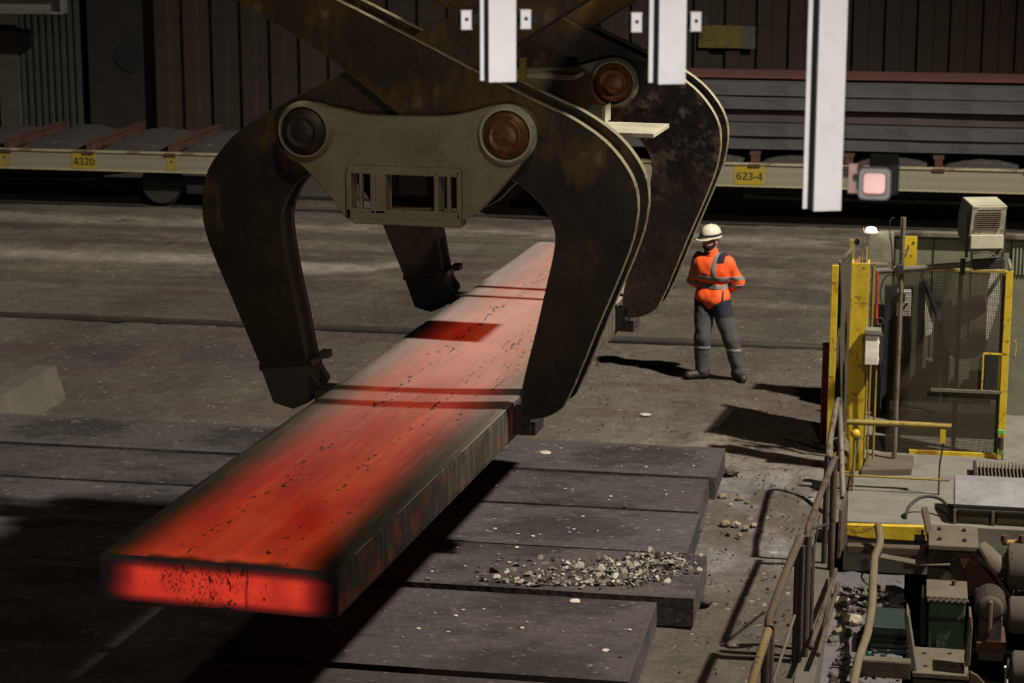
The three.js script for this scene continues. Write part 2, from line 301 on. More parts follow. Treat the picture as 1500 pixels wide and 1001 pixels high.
// ------------------------------------------------------------------ cold slabs on the ground
const coldTex = tex(2048, 1024, (u, v) => {   // 6 m x 3 m
  const x = u * 6, z = v * 3, a = fbm(u * 9, v * 6, 3, 5), b = fbm(u * 48, v * 30, 6, 4), f = fbm(u * 220, v * 130, 10, 2), r = fbm(u * 7 + .4, v * 5, 1, 5);
  let c = mix([.021, .0185, .019], [.06, .055, .057], st(.34, .66, a * .7 + b * .3)); c = mix(c, [.075, .045, .035], st(.5, .68, r) * .6);
  c = sc(c, .62 + .75 * f); const s = fbm(u * 90, v * 60, 30, 3), t = fbm(u * 14, v * 9, 1, 3); c = mix(c, [.2, .195, .205], st(.58, .72, s * .75 + t * .25) * .6); c = mix(c, [.03, .019, .018], st(.5, .64, fbm(u * 5 + .3, v * 4 + .7, 1, 5)) * .45);
  return c;
});
const coldMats = [[.9, .86, .84], [.76, .7, .68], [.84, .81, .82], [.8, .74, .7], [.62, .57, .54]].map((c, i) => mat({ color: col(...c), map: again(coldTex, [1 / 6, 1 / 3], [i * .37 % 1, i * .23 % 1]), roughness: .75, bumpMap: again(bumpTex, [1.5, 1.5]), bumpScale: .006 }));
function coldSlab(x0, x1, z0, z1, h, m, label, turn = 0, y = 0) {
  const l = x1 - x0, w = z0 - z1, g = new THREE.BoxGeometry(l, h, w, 40, 3, 8), p = g.attributes.position, q = V();
  for (let i = 0; i < p.count; i++) { q.fromBufferAttribute(p, i); const k = .012 * (N2(q.x * 1.7 + z0, q.z * 2 + q.y * 6, 2) - .5); const ey = Math.abs(q.y) > h / 2 - .001, ex = Math.abs(q.x) > l / 2 - .001, ez = Math.abs(q.z) > w / 2 - .001, n = ey + ex + ez > 1 ? .012 : 0; p.setXYZ(i, q.x - (ex ? Math.sign(q.x) * n - k : 0), q.y - (ey ? Math.sign(q.y) * n : 0), q.z - (ez ? Math.sign(q.z) * (n + .01) - k : 0)); }
  const o = part('cold_steel_slab', [g], m, null); o.position.set((x0 + x1) / 2, h / 2 + y, (z0 + z1) / 2); o.rotation.y = turn; return tag(o, label, 'steel slab');
}
coldSlab(-12, -1.73, -20.46, -21.58, .25, coldMats[0], 'grey cold slab lying farthest from the viewer, its end protruding past the next');
coldSlab(-12.3, -1.79, -19.29, -20.41, .25, coldMats[1], 'dark grey cold slab second from the far side of the row');
coldSlab(-11.8, -1.76, -18.05, -19.27, .25, coldMats[2], 'grey cold slab with a dark smooth patch near its rusty end, third from the far side');
coldSlab(-12.4, -1.58, -16.83, -18.0, .27, coldMats[3], 'cold slab carrying the heap of pale scale flakes near its end');
coldSlab(-11.7, -1.87, -14.98, -16.79, .25, coldMats[1], 'broad dark cold slab in the foreground with a rusty lit end');
coldSlab(-11.5, -1.95, -13.1, -14.9, .25, coldMats[4], 'dark cold slab nearest the viewer cut by the bottom edge of the picture');
{ // battered concrete block at the left edge
  const b0 = atY(99, 584, 0), s = shapeOf([[-.26, 0], [.24, 0], [.12, .4], [-.12, .4]]);
  const o = part('concrete_block', [slab2d(s, 3.4, .012)], grain(.085, .077, .062, .95), null); o.position.set(b0[0] - .24, -.01, b0[2]); o.rotation.y = -.03; tag(o, 'grey concrete barrier block with sloped sides at the left edge', 'barrier');
}

// ------------------------------------------------------------------ the crane tongs
const tongTex = tex(1024, 1024, (u, v) => {   // 4 m square, the grip at the bottom: old yellow paint, soot on the legs, scuffs of bare metal
  const hgt = v * 4 - .2; u *= 1.7; v *= 1.7;
  const a = N2(u * 5, v * 5, 6), b = N2(u * 24, v * 24 + 5, 4), d = N2(u * 40, v * 7, 3), p = N2(u * 7 + .3, v * 7 + .6, 4), up = st(1.0, 1.9, hgt);
  let c = mix([.012, .0092, .006], [.027, .018, .0095], st(.3, .7, a)); c = mix(c, [.1, .058, .01], st(.5, .7, p * .75 + d * .25) * .8 * up); c = mix(c, [.06, .036, .01], .35 * st(1.8, 2.6, hgt)); c = sc(c, .7 + .6 * b);
  const s = st(.63, .74, b * .6 + d * .4) * st(.5, .66, p); return mix(c, [.17, .15, .11], s * .45 * (.25 + .75 * up));
});
const tongRep = (ox, oy, k = 1 / 4) => again(tongTex, [k, k], [ox, oy]);
M.tongA = mat({ map: tongRep(.45, .05), roughness: .5, metalness: .15, bumpMap: bumpTex, bumpScale: .004 });
M.tongB = mat({ map: tongRep(.95, .05), roughness: .55, metalness: .15, bumpMap: bumpTex, bumpScale: .004 });
M.tongEdge = grain(.26, .24, .15, .55, .1, wearTex);
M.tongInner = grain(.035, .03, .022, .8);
M.link = grain(.19, .18, .115, .6);
M.linkEdge = grain(.4, .4, .29, .5);
M.pin = grain(.15, .066, .02, .4, .25, wearTex);
M.pinShaded = grain(.03, .022, .014, .55, .2, wearTex);  // darker copy of the pin colour for the less lit left pin
M.shelf = grain(.42, .4, .31, .6);
const TO = slabAt(SW / 2, 2.3, 3.64);
const onTong = (x, y, d = 3.64) => { const r = ray(x, y), o = V(0, CAM_H, 0), p0 = S0.clone().addScaledVector(SA, d), t = p0.sub(o).dot(SA) / r.dot(SA), q = o.addScaledVector(r, t), w = q.clone().sub(S0); return [w.dot(SU) - SW / 2, q.y - 2.3]; };
const tr = (pts, d) => pts.map(([x, y]) => onTong(x, y, d));
function inset(p, k) { const n = p.length, area = p.reduce((s, a, i) => s + a[0] * p[(i + 1) % n][1] - p[(i + 1) % n][0] * a[1], 0), g = area > 0 ? 1 : -1; return p.map((b, i) => { const a = p[(i + n - 1) % n], c = p[(i + 1) % n]; let x = -(c[1] - a[1]), y = c[0] - a[0]; const l = Math.hypot(x, y) || 1; return [b[0] + g * k * x / l, b[1] + g * k * y / l]; }); }
function plate(name, pts, t, z, face, edge, parent, holes = [], bevel = .006) {   // front face at -z going back t
  const s = shapeOf(pts); holes.forEach((h) => s.holes.push(new THREE.Path(h.map((q) => new THREE.Vector2(...q)))));
  const g = slab2d(s, t, bevel).translate(0, 0, -z - t), m = shadow(new THREE.Mesh(g, [face, edge])); m.name = name; parent.add(m); return m;
}
const rightOutline = [[770, 613], [795, 613], [818, 603], [828, 593], [876, 480], [923, 367], [932, 333], [935, 300], [931, 272], [917, 243], [887, 207], [835, 171], [800, 155], [703, 107], [607, 57], [495, 0], [295, -105], [175, -168], [90, -190], [60, -170], [75, -140], [147, -120], [347, 0], [473, 80], [500, 100], [560, 148], [610, 190], [650, 235], [700, 258], [747, 263], [778, 286], [800, 311], [811, 335], [813, 352], [809, 380], [801, 415], [785, 485], [765, 567], [763, 590]];
const leftOutline = [[430, 597], [403, 588], [383, 540], [345, 450], [310, 367], [300, 337], [296, 310], [297, 280], [304, 250], [320, 224], [352, 190], [417, 150], [500, 107], [615, 47], [700, 0], [900, -112], [985, -150], [1040, -150], [1045, -118], [1000, -88], [860, 0], [760, 63], [690, 108], [620, 160], [570, 200], [500, 235], [440, 263], [422, 288], [413, 315], [413, 335], [423, 400], [437, 465], [450, 530], [456, 548], [466, 566]];
const linkOutline = [[478, 158], [500, 162], [530, 169], [600, 171], [660, 170], [690, 164], [715, 157], [735, 154.5], [758, 157], [775, 168], [783, 184], [785, 200], [780, 218], [772, 231], [700, 311], [690, 318], [676, 324], [520, 322], [505, 318], [497, 306], [442, 243], [422, 232], [411, 210], [411, 185], [422, 164], [445, 152], [465, 153]];
{
  const t = thing('crane_tongs', 'front pair of dark soot-stained tong legs, its khaki link plate fully in view', 'crane tongs', TO, STURN, 'crane tongs');
  const ro = smooth(tr(rightOutline), 3), lo = smooth(tr(leftOutline, 3.72), 3);
  const rl = new THREE.Group(); rl.name = 'right_lever'; t.add(rl);
  plate('lever_plate', ro, .065, 0, M.tongA, M.tongEdge, rl); plate('lever_plate', ro, .065, .37, M.tongB, M.tongEdge, rl);
  for (const [x, y] of [[700, 150], [480, 40], [300, -70]]) { const q = onTong(x, y); part('spacer', [rx(cyl(.035, .035, .31, 16), Math.PI / 2).translate(q[0], q[1], -.217)], M.tongInner, rl); }
  
  const shoe = new THREE.Group(); shoe.name = 'grip_shoe'; rl.add(shoe);
  part('shoe_block', [box(.1, .2, .4, .725, .13, -.2, .008), box(.14, .1, .24, .74, .06, -.2, .008)], M.darkSteel, shoe);
  for (const y of [.05, .1, .15, .2]) part('tooth', [bar([.672, y, -.02], [.672, y, -.38], .03, .022)], M.darkSteel, shoe);
  for (const z of [.012, -.405]) part('bolt', [rx(cyl(.02, .02, .03, 6), Math.PI / 2).translate(.76, .13, z)], M.darkSteel, shoe);
  const ll = new THREE.Group(); ll.name = 'left_lever'; t.add(ll);
  plate('lever_plate', lo, .055, .08, M.tongB, M.tongInner, ll); plate('lever_plate', lo, .055, .29, M.tongA, M.tongInner, ll);  // left lever edges take the dark material, painting them as shaded
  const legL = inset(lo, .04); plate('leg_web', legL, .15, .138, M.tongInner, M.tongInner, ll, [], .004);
  const c0 = onTong(383, 540, 3.72), c1 = onTong(452, 533, 3.72);
  part('shoe_collar', [bar([c0[0] - .012, c0[1] + .01, -.2], [c1[0] + .03, c1[1] + .01, -.2], .28, .05).translate(0, 0, 0)], M.tongB, ll);
  const ls = new THREE.Group(); ls.name = 'grip_shoe'; ll.add(ls);
  part('shoe_block', [slab2d(shapeOf(tr([[401, 590], [430, 599], [452, 590], [452, 536], [383, 541]], 3.7)), .3, .006).translate(0, 0, -.35), box(.1, .2, .26, -.725, .13, -.2, .008)], M.tongInner, ls);
  for (const y of [.05, .1, .15, .2]) part('tooth', [bar([-.675, y, -.08], [-.675, y, -.32], .03, .022)], M.darkSteel, ls);
  part('guide_lug', [box(.07, .05, .1, c1[0] + .055, c1[1] + .03, -.28, .006)], M.tongInner, ls);
  // link plates front and back, the front one with a framed window
  const win = (a, b, c, d) => tr([[a, b], [c, b], [c, d], [a, d]], 3.5);
  const lk = smooth(tr(linkOutline, 3.5), 3);
  const fl = plate('link_plate', lk, .1, -.14, M.link, M.link, t, [win(566, 254, 638, 310), win(515, 253, 544, 311), win(644, 255, 674, 314)]);
  plate('link_plate', lk, .08, .45, M.blackVoid, M.link, t);  // rear plate coloured black so the window looks unlit
  const fr = (x0, y0, x1, y1, name = 'window_frame') => { const a = onTong(x0, y1, 3.48), b = onTong(x1, y0, 3.48); part(name, [box(b[0] - a[0], b[1] - a[1], .05, (a[0] + b[0]) / 2, (a[1] + b[1]) / 2, .165, .01)], M.link, fl); };
  fr(509, 247, 675, 253.5); fr(509, 311, 676, 321); fr(509, 249, 516, 320); fr(670, 249, 677, 322); fr(544, 252, 551, 313); fr(637, 253, 644, 314); fr(551, 252, 566, 313, 'window_panel');
  fr(528, 252, 532, 313, 'window_bar'); fr(656, 253, 661, 314, 'window_bar');
  const sill = tr([[520, 321], [678, 323]], 3.48); part('window_sill', [box(sill[1][0] - sill[0][0], .035, .14, (sill[0][0] + sill[1][0]) / 2, sill[0][1] - .005, .14, .008)], M.link, fl);
  const pinProf = [[0, .085], [.05, .085], [.062, .075], [.085, .07], [.098, .082], [.112, .078], [.125, .055], [.148, .05], [.156, .03], [.156, 0], [0, 0]];
  for (const [x, y, m] of [[742, 198, M.pin], [446, 192, M.pinShaded]]) {
    const q = onTong(x, y, 3.48), g = new THREE.Group(); g.name = 'pivot_pin'; t.add(g);
    part('pin_head', [rx(lathe(pinProf, 40), Math.PI / 2).translate(q[0], q[1], .14)], m, g);
    part('collar_ring', [rx(lathe([[.16, 0], [.16, .05], [.168, .056], [.176, .052], [.2, .01], [.2, 0]], 40), Math.PI / 2).translate(q[0], q[1], .14)], m === M.pin ? M.linkEdge : M.link, g);
    part('pin_shaft', [rx(cyl(.12, .12, .72, 28), Math.PI / 2).translate(q[0], q[1], -.2)], M.darkSteel, g);
    part('pin_end', [rx(lathe(pinProf, 28), -Math.PI / 2).translate(q[0], q[1], -.5)], M.pin, g);
  }
  const far = t.clone(); far.name = numbered('crane_tongs'); far.position.addScaledVector(SA, 3.38); scene.add(far);
  far.userData.label = 'rear pair of brown tong legs beyond the front pair, with an orange-lit pivot pin'; 
  const farLitTex = tex(1024, 1024, (u, v) => {   // lamp light on the rear arms painted as brighter ochre; pale scuffs round the shoulder
    const h = v * 4 - .2, x = u * 4, a = N2(x * 3 + 40, h * 3, 6), b = N2(x * 14, h * 14 + 5, 4), d = N2(x * 20, h * 4 + 50, 3), p = N2(x * 3 + 9, h * 3 + 6, 5);
    let c = mix([.02, .014, .011], [.05, .031, .02], st(.3, .7, a)); c = mix(c, [.19, .105, .014], st(2.35, 2.75, h) * (.35 + .65 * st(.4, .62, p))); c = sc(c, .7 + .6 * b);
    return mix(c, [.24, .2, .14], st(.5, .66, b * .5 + p * .5) * st(1.1, 1.5, h) * st(2.5, 2.1, h) * .7 + st(.62, .74, b * .6 + d * .4) * .2);
  });
  const swap = new Map([[M.tongA, mat({ map: again(farLitTex, [.25, .25], [.45, .05]), roughness: .55, metalness: .1, bumpMap: bumpTex, bumpScale: .004 })], [M.tongB, mat({ map: again(farLitTex, [.25, .25], [.75, .05]), roughness: .55, metalness: .1, bumpMap: bumpTex, bumpScale: .004 })], [M.pinShaded, M.pin], [M.pin, grain(.27, .115, .034, .4, .2, wearTex)], [M.linkEdge, M.linkEdge]]);  // rear pins take brighter copies, painting in the lamp light
  far.traverse((o) => { if (o.isMesh) o.material = Array.isArray(o.material) ? o.material.map((m) => swap.get(m) ?? m) : swap.get(o.material) ?? o.material; });
}
{ // the spreader that ties both pairs together
  const t = thing('spreader_beam', 'spreader between the two tong pairs with pale horizontal shelf plates', 'crane beam', slabAt(SW / 2, 3.9, 3.95), STURN);
  const L = (u, v, d) => { const p = [u - SW / 2, v - 3.9, -(d - 3.95)]; return p; };
  part('box_beam', [box(.5, .3, 2.7, 0, .14, -1.42, .02)], M.tongInner, t);
  const q = (x, y, d) => { const a = onTong(x, y, d); return [a[0], a[1] + 2.3 - 3.9, -(d - 3.95)]; };
  const sh = (x0, x1, y, d, deep, name) => { const a = q(x0, y, d), b = q(x1, y, d); part(name, [box(b[0] - a[0], .035, deep, (a[0] + b[0]) / 2, a[1], a[2] - deep / 2, .005)], M.shelf, t); };
  sh(800, 958, 194, 5.5, .62, 'shelf_plate'); sh(745, 842, 111, 5.9, .3, 'shelf_plate');
  const u0 = q(766, 130, 5.4), u1 = q(766, 85, 5.4); part('upright', [box(.05, u1[1] - u0[1], .05, u0[0], (u0[1] + u1[1]) / 2, u0[2], .005)], M.yellowDull, t);
  const g0 = q(866, 176, 5.85), g1 = q(888, 153, 5.85); part('gusset', [slab2d(shapeOf([[g0[0] - .12, g0[1]], [g1[0], g0[1]], [g1[0], g1[1]], [g1[0] - .1, g1[1]]]), .02, .003).translate(0, 0, g0[2]), box(.03, g1[1] - g0[1] + .01, .2, g1[0], (g0[1] + g1[1]) / 2, g0[2], .004)], M.shelf, t);
}
{ // unseen girder added above the picture to shade the floor at lower left
  const a = onTong(1015, -140), b = onTong(95, -178), t = thing('shade_girder', 'dark crane girder added unseen above the picture to shade the yard floor', 'crane beam', slabAt(SW / 2, 2.3, 3.64), STURN);
  for (const q of [a, b]) part('girder', [box(q === a ? 1.16 : .8, .5, 4.4, q[0] + (q === a ? .2 : 0), q[1] + .75, -1.7, .02)], M.tongB, t);
  part('shade_cross_girder', [box(a[0] - b[0] + .9, .9, 1.1, (a[0] + b[0]) / 2, a[1] + 1.46, -1.9, .03)], M.tongA, t);
  for (const q of [a, b]) for (const z of [-.2, -3.58]) part('shade_girder_lug', [box(.16, .42, .5, q[0], q[1] + .32, z, .02)], M.darkSteel, t);
}

// ------------------------------------------------------------------ zinc-coated posts hanging in the foreground, and the red detector
const PZ = -7;   // depth of the hanging posts
function hangingPost(xl, xr, yb, label) {
  const a = atZ(xl, yb, PZ), b = atZ(xr, yb, PZ), w = b[0] - a[0], top = 7.6, h = top - a[1], t = thing('hanging_post', label, 'post', [b[0], a[1], PZ], .34, 'zinc-coated hanging posts');
  // folded profile seen from above: broad face to the viewer, a side wall going back and a narrow lip
  const k = w * .76, prof = [[0, 0], [-k, 0], [-k, -.005], [-k + .0, -.055], [-k - .02, -.055], [-k - .02, -.06], [-k + .005, -.06], [-k + .005, -.006], [-.005, -.006], [-.005, -.05], [0, -.05]];
  const s = shapeOf(prof.map(([x, z]) => [x, -z]));
  part('channel', [slab2d(s, h, 0).rotateX(-Math.PI / 2)], M.galv, t); part('shaded_side', [box(.004, h, .046, -k - .004, h / 2, -.0305, 0)], M.blackVoid, t, 'side wall blackened as shade');  // side wall coloured black in place of shade inside the channel
  return { t, w, base: a[1] };
}
function clip(post, y, side, lab) {
  const x = side > 0 ? .012 : -post.w * .76 - .055, g = new THREE.Group(); g.name = 'mounting_clip'; g.position.set(x, y - post.base, -.03); post.t.add(g);
  const s = shapeOf([[0, 0], [.034, 0], [.034, .056], [0, .056]]); const hole = new THREE.Path(); hole.absarc(.018, .03, .006, 0, 7, true); s.holes.push(hole);
  part('clip_face', [slab2d(s, .004, .001, 12).translate(side > 0 ? .004 : -.034, -.028, .02)], M.galv, g);
  for (const yy of [.029, -.029]) part('clip_flange', [box(.036, .004, .03, side > 0 ? .021 : -.016, yy, .008, .001)], M.galv, g);
  part('bolt', [rx(cyl(.0035, .0035, .012, 8), Math.PI / 2).translate(side > 0 ? .022 : -.016, .002, .02)], M.rust, g);
}
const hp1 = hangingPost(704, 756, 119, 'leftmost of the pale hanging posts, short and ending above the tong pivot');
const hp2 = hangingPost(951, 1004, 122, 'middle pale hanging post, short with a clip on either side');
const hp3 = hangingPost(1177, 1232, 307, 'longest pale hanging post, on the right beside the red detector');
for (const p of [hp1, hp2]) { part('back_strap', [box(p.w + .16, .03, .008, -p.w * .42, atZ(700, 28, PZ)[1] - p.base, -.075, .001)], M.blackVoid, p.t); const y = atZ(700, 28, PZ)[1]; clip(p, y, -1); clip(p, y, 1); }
{
  M.housing = grain(.22, .21, .21, .5); M.pink = grain(.4, .22, .19, .5);
  const c = atZ(1281, 268, PZ), px = atZ(1282, 268, PZ)[0] - c[0], t = thing('detector', 'grey hot metal detector with a square pink glowing lens', 'detector', [c[0], c[1], PZ], .02);
  const sq = (w, r) => { const s = new THREE.Shape(), k = w / 2; s.moveTo(-k + r, -k); s.lineTo(k - r, -k); s.quadraticCurveTo(k, -k, k, -k + r); s.lineTo(k, k - r); s.quadraticCurveTo(k, k, k - r, k); s.lineTo(-k + r, k); s.quadraticCurveTo(-k, k, -k, k - r); s.lineTo(-k, -k + r); s.quadraticCurveTo(-k, -k, -k + r, -k); return s; };
  const f = sq(px * 48, px * 10); f.holes.push(new THREE.Path(sq(px * 32, px * 7).getPoints(6)));
  part('hood', [slab2d(f, .05, .004, 8).translate(0, 0, -.02)], M.housing, t);
  part('lens', [slab2d(sq(px * 33, px * 7), .01, .001, 8).translate(0, 0, .004)], mat({ color: col(.2, .07, .055), emissive: col(1, .34, .25), emissiveIntensity: .34, roughness: .3 }), t, 'pink glowing lens');
  part('case', [box(px * 44, px * 46, .26, px * 14, px * 3, -.16, .006)], M.blackVoid, t);
  part('side_plate', [box(px * 22, px * 45, .01, -px * 28, px * 4, -.03, .002)], M.pink, t); part('bolt', [rx(cyl(px * 5, px * 5, .014, 6), Math.PI / 2).translate(-px * 28, px * 5, -.02)], M.darkSteel, t);
  part('mounting_arm', [box(.11, .02, .02, -px * 48, px * 8, -.06, .002)], M.darkSteel, t);
}

// ------------------------------------------------------------------ flat wagons along the back wall
function label2d(text, w, h, bg, fg, size, wear = .25) {
  const c = document.createElement('canvas'); c.width = 256; c.height = Math.round(256 * h / w); const x = c.getContext('2d');
  x.fillStyle = bg; x.fillRect(0, 0, c.width, c.height); x.fillStyle = fg; x.font = 'bold ' + Math.round(c.height * size) + 'px sans-serif'; x.textAlign = 'center'; x.textBaseline = 'middle'; const tw = x.measureText(text).width; if (tw > 230) { x.font = 'bold ' + Math.round(c.height * size * 230 / tw) + 'px sans-serif'; } x.fillText(text, 128, c.height * .54);
  for (let i = 0; i < 260; i++) { x.globalAlpha = wear * rnd(); x.fillStyle = rnd() > .5 ? '#3a2a10' : bg; x.fillRect(rnd() * 256, rnd() * c.height, 3 + rnd() * 9, 2 + rnd() * 6); }
  const t = new THREE.CanvasTexture(c); t.colorSpace = THREE.SRGBColorSpace; return t;
}
const beamTex = tex(1024, 128, (u, v) => { const a = fbm(u * 60, v * 7, 1, 4), b = fbm(u * 24, v * 1.2, 1, 4), r = st(.48, .66, b * .6 + a * .4); return mix(sc([.24, .225, .165], .65 + .5 * a), [.07, .045, .028], r * .85); });
M.beam = mat({ map: again(beamTex, [.1, 1]), roughness: .8 });
const heapTex = tex(512, 512, (u, v) => mix([.03, .026, .024], [.17, .15, .135], st(.38, .68, fbm(u * 5, v * 7, 1, 6) * .7 + .3 * fbm(u * 40, v * 40, 8, 3))));
M.heap = mat({ map: again(heapTex, [.4, .4]), roughness: 1, bumpMap: bumpTex, bumpScale: .02 });
const WZ = -36.3;
function wagon(x0, x1, yTop, yBot, label, bolsters, marks) {
  const t = thing('flat_wagon', label, 'wagon', [(x0 + x1) / 2, 0, WZ]), X = (x) => x - (x0 + x1) / 2, l = x1 - x0;
  part('side_beam', [box(l, yTop - yBot, .06, 0, (yTop + yBot) / 2, 0, .008)], M.beam, t);
  part('beam_flange', [box(l, .03, .14, 0, yTop, -.01, .005), box(l, .025, .1, 0, yBot, 0, .005)], M.cream, t);
  part('deck', [box(l - .1, .06, 2.6, 0, yTop - .06, -1.4, 0)], M.darkSteel, t);
  part('side_beam', [box(l, yTop - yBot, .06, 0, (yTop + yBot) / 2, -2.76, .008)], M.beam, t);
  for (const x of bolsters) { const b = new THREE.Group(); b.name = 'bolster'; b.position.set(X(x), yTop, 0); t.add(b); part('bolster_channel', [box(.13, .16, 2.7, 0, .08, -1.38, .01), box(.18, .02, 2.7, 0, .16, -1.38, .004)], M.rust, b); part('bolster_foot', [box(.2, .06, .09, 0, -.02, .02, .006)], M.rust, b); }
  part('sill', [slab2d(shapeOf([[-l * .4, yBot], [l * .4, yBot], [l * .24, yBot - .34], [-l * .24, yBot - .34]]), .05, 0).translate(0, 0, -1.2)], M.darkSteel, t);
  part('ballast_box', [box(l * .52, .12, .5, 0, .37, -1.4, .02)], M.greyPipe, t);
  for (const s of [-1, 1]) { const b = new THREE.Group(); b.name = 'bogie'; b.position.set(s * (l / 2 - 1.5), 0, -.35); t.add(b); part('bogie_frame', [box(2.3, .18, .12, 0, .5, .1, .03), box(.7, .3, .14, 0, .42, .1, .03)], M.blackVoid, b); for (const k of [-.85, .85]) part('wheel', [rx(lathe([[0, .06], [.1, .06], [.12, .03], [.33, .03], [.36, .05], [.36, -.06], [.4, -.07], [.4, -.09], [0, -.09]], 32), Math.PI / 2).translate(k, .42, 0)], M.darkSteel, b); }
  for (const [x, w, kind] of marks) {
    const m = new THREE.Group(); m.name = kind === 'stripe' ? 'yellow_stripe' : 'number_plate'; m.position.set(X(x), (yTop + yBot) / 2 - .005, .034); t.add(m);
    if (kind === 'stripe') { part('stripe_paint', [box(w, yTop - yBot - .05, .006, 0, 0, 0, 0)], M.yellowDull, m); part('hole', [rx(cyl(.018, .018, .01, 10), Math.PI / 2).translate(0, .03, .004)], M.blackVoid, m); }
    else { const g = new THREE.BoxGeometry(w, yTop - yBot - .06, .008).toNonIndexed(); part('plate', [g], mat({ map: label2d(kind, w, yTop - yBot - .06, '#8f7c1c', '#1c1608', .8), roughness: .7 }), m, null, true); }
  }
  return t;
}
const xz = (px, py) => atZ(px, py, WZ)[0];
const wl = [1.02, .69], wr = [1.09, .72];
const leftX = [10, 130, 250, 345].map((p) => xz(p, 215)), rightX = [1105, 1243, 1375, 1510].map((p) => xz(p, 235));
wagon(-27, xz(415, 230), ...wl, 'left flat wagon with heaped deck and cream side beam numbered 4320', [leftX[0] - 2.8, leftX[0] - 1.4, ...leftX, leftX[3] + 1.2], [[xz(8, 230), .2, 'stripe'], [xz(252, 232), .19, 'stripe'], [xz(124, 232), .45, '4320']]);
wagon(xz(760, 240), 9, ...wr, 'right flat wagon under the slab stack, cream side beam with yellow plate 623-4', [xz(830, 230), xz(965, 230), ...rightX, rightX[3] + 1.5], [[xz(1098, 254), .5, '623-4']]);
function heap(x0, x1, y, amp, label, group) {
  const g = new THREE.PlaneGeometry(x1 - x0, 2.5, 30, 30); g.rotateX(-Math.PI / 2); const p = g.attributes.position, l = x1 - x0;
  for (let i = 0; i < p.count; i++) { const x = p.getX(i), z = p.getZ(i), e = Math.max(0, 1 - (2 * x / l) ** 2) ** .7 * Math.max(0, 1 - Math.abs(z / 1.27) ** 6); p.setY(i, e * (amp * (.75 + .5 * N2(x * 1.5 + x0, z * 1.2, 3)) + .06 * N2(x * 7 + x0, z * 7, 3))); }
  g.computeVertexNormals(); const o = part('scale_heap', [g], M.heap, null); o.position.set((x0 + x1) / 2, y - .02, WZ - 1.37); tag(o, label, 'scale heap', group, 'stuff');
}
for (let i = 0; i < 3; i++) heap(leftX[i] + .12, leftX[i + 1] - .12, 1.02, .17, ['pale scale heap between the first two rusty bolsters of the left wagon', 'dark scale heap between the second and third bolsters of the left wagon', 'whitish scale heap beside the left tong leg on the wagon'][i]);
heap(leftX[0] - 1.3, leftX[0] - .12, 1.02, .15, 'scale heap at the left picture edge on the wagon');
for (let i = 0; i < 3; i++) heap(rightX[i] + .12, rightX[i + 1] - .12, 1.09, .12, ['scale heap under the slab stack right of the 623-4 plate', 'scale heap under the slab stack behind the red detector', 'scale heap under the slab stack at the right picture edge'][i]);
heap(xz(965, 230) + .12, rightX[0] - .12, 1.09, .12, 'scale heap under the slab stack left of the 623-4 plate');
{ // slabs stacked on the right wagon
  const x0 = xz(800, 200), ys = [1.3, 1.52, 1.745, 1.97, 2.2], w = ['lowest cold slab of the stack on the right wagon', 'second slab from the bottom of the stack on the right wagon', 'middle slab of the stack on the right wagon', 'second slab from the top of the stack on the right wagon, above a red-brown face', 'topmost slab of the stack on the right wagon with a reddish top'];
  const redTop = mat({ color: col(.085, .025, .022), map: grainTex, roughness: .9 }), grey = mat({ color: col(.052, .052, .055), map: grainTex, roughness: .85, bumpMap: bumpTex, bumpScale: .01 }), red2 = mat({ color: col(.05, .036, .038), map: grainTex, roughness: .9 });
  ys.forEach((y, i) => { const dz = [0, .05, -.1, .02, .04][i], g = new THREE.BoxGeometry(9.6, .205, 1.7, 24, 2, 4), p = g.attributes.position; for (let k = 0; k < p.count; k++) { const n = N2(p.getX(k) * .9 + i * 9, p.getY(k) * 8, 2) - .5; p.setZ(k, p.getZ(k) + n * .03); p.setY(k, p.getY(k) + (N2(p.getX(k) * .4, i * 3, 2) - .5) * .018); } g.computeVertexNormals();
    const o = part('stacked_slab', [g], i === 2 ? red2 : grey, null); o.position.set(x0 + 4.8, y + .1, WZ - 1.2 + dz); tag(o, w[i], 'steel slab'); });
  const o = part('stacked_slab', [box(9.6, .04, 1.2, 0, 0, 0, .01)], redTop, null); o.position.set(x0 + 4.85, 2.46, WZ - 1.3); tag(o, 'thin reddish plate lying on top of the slab stack', 'steel plate');
}
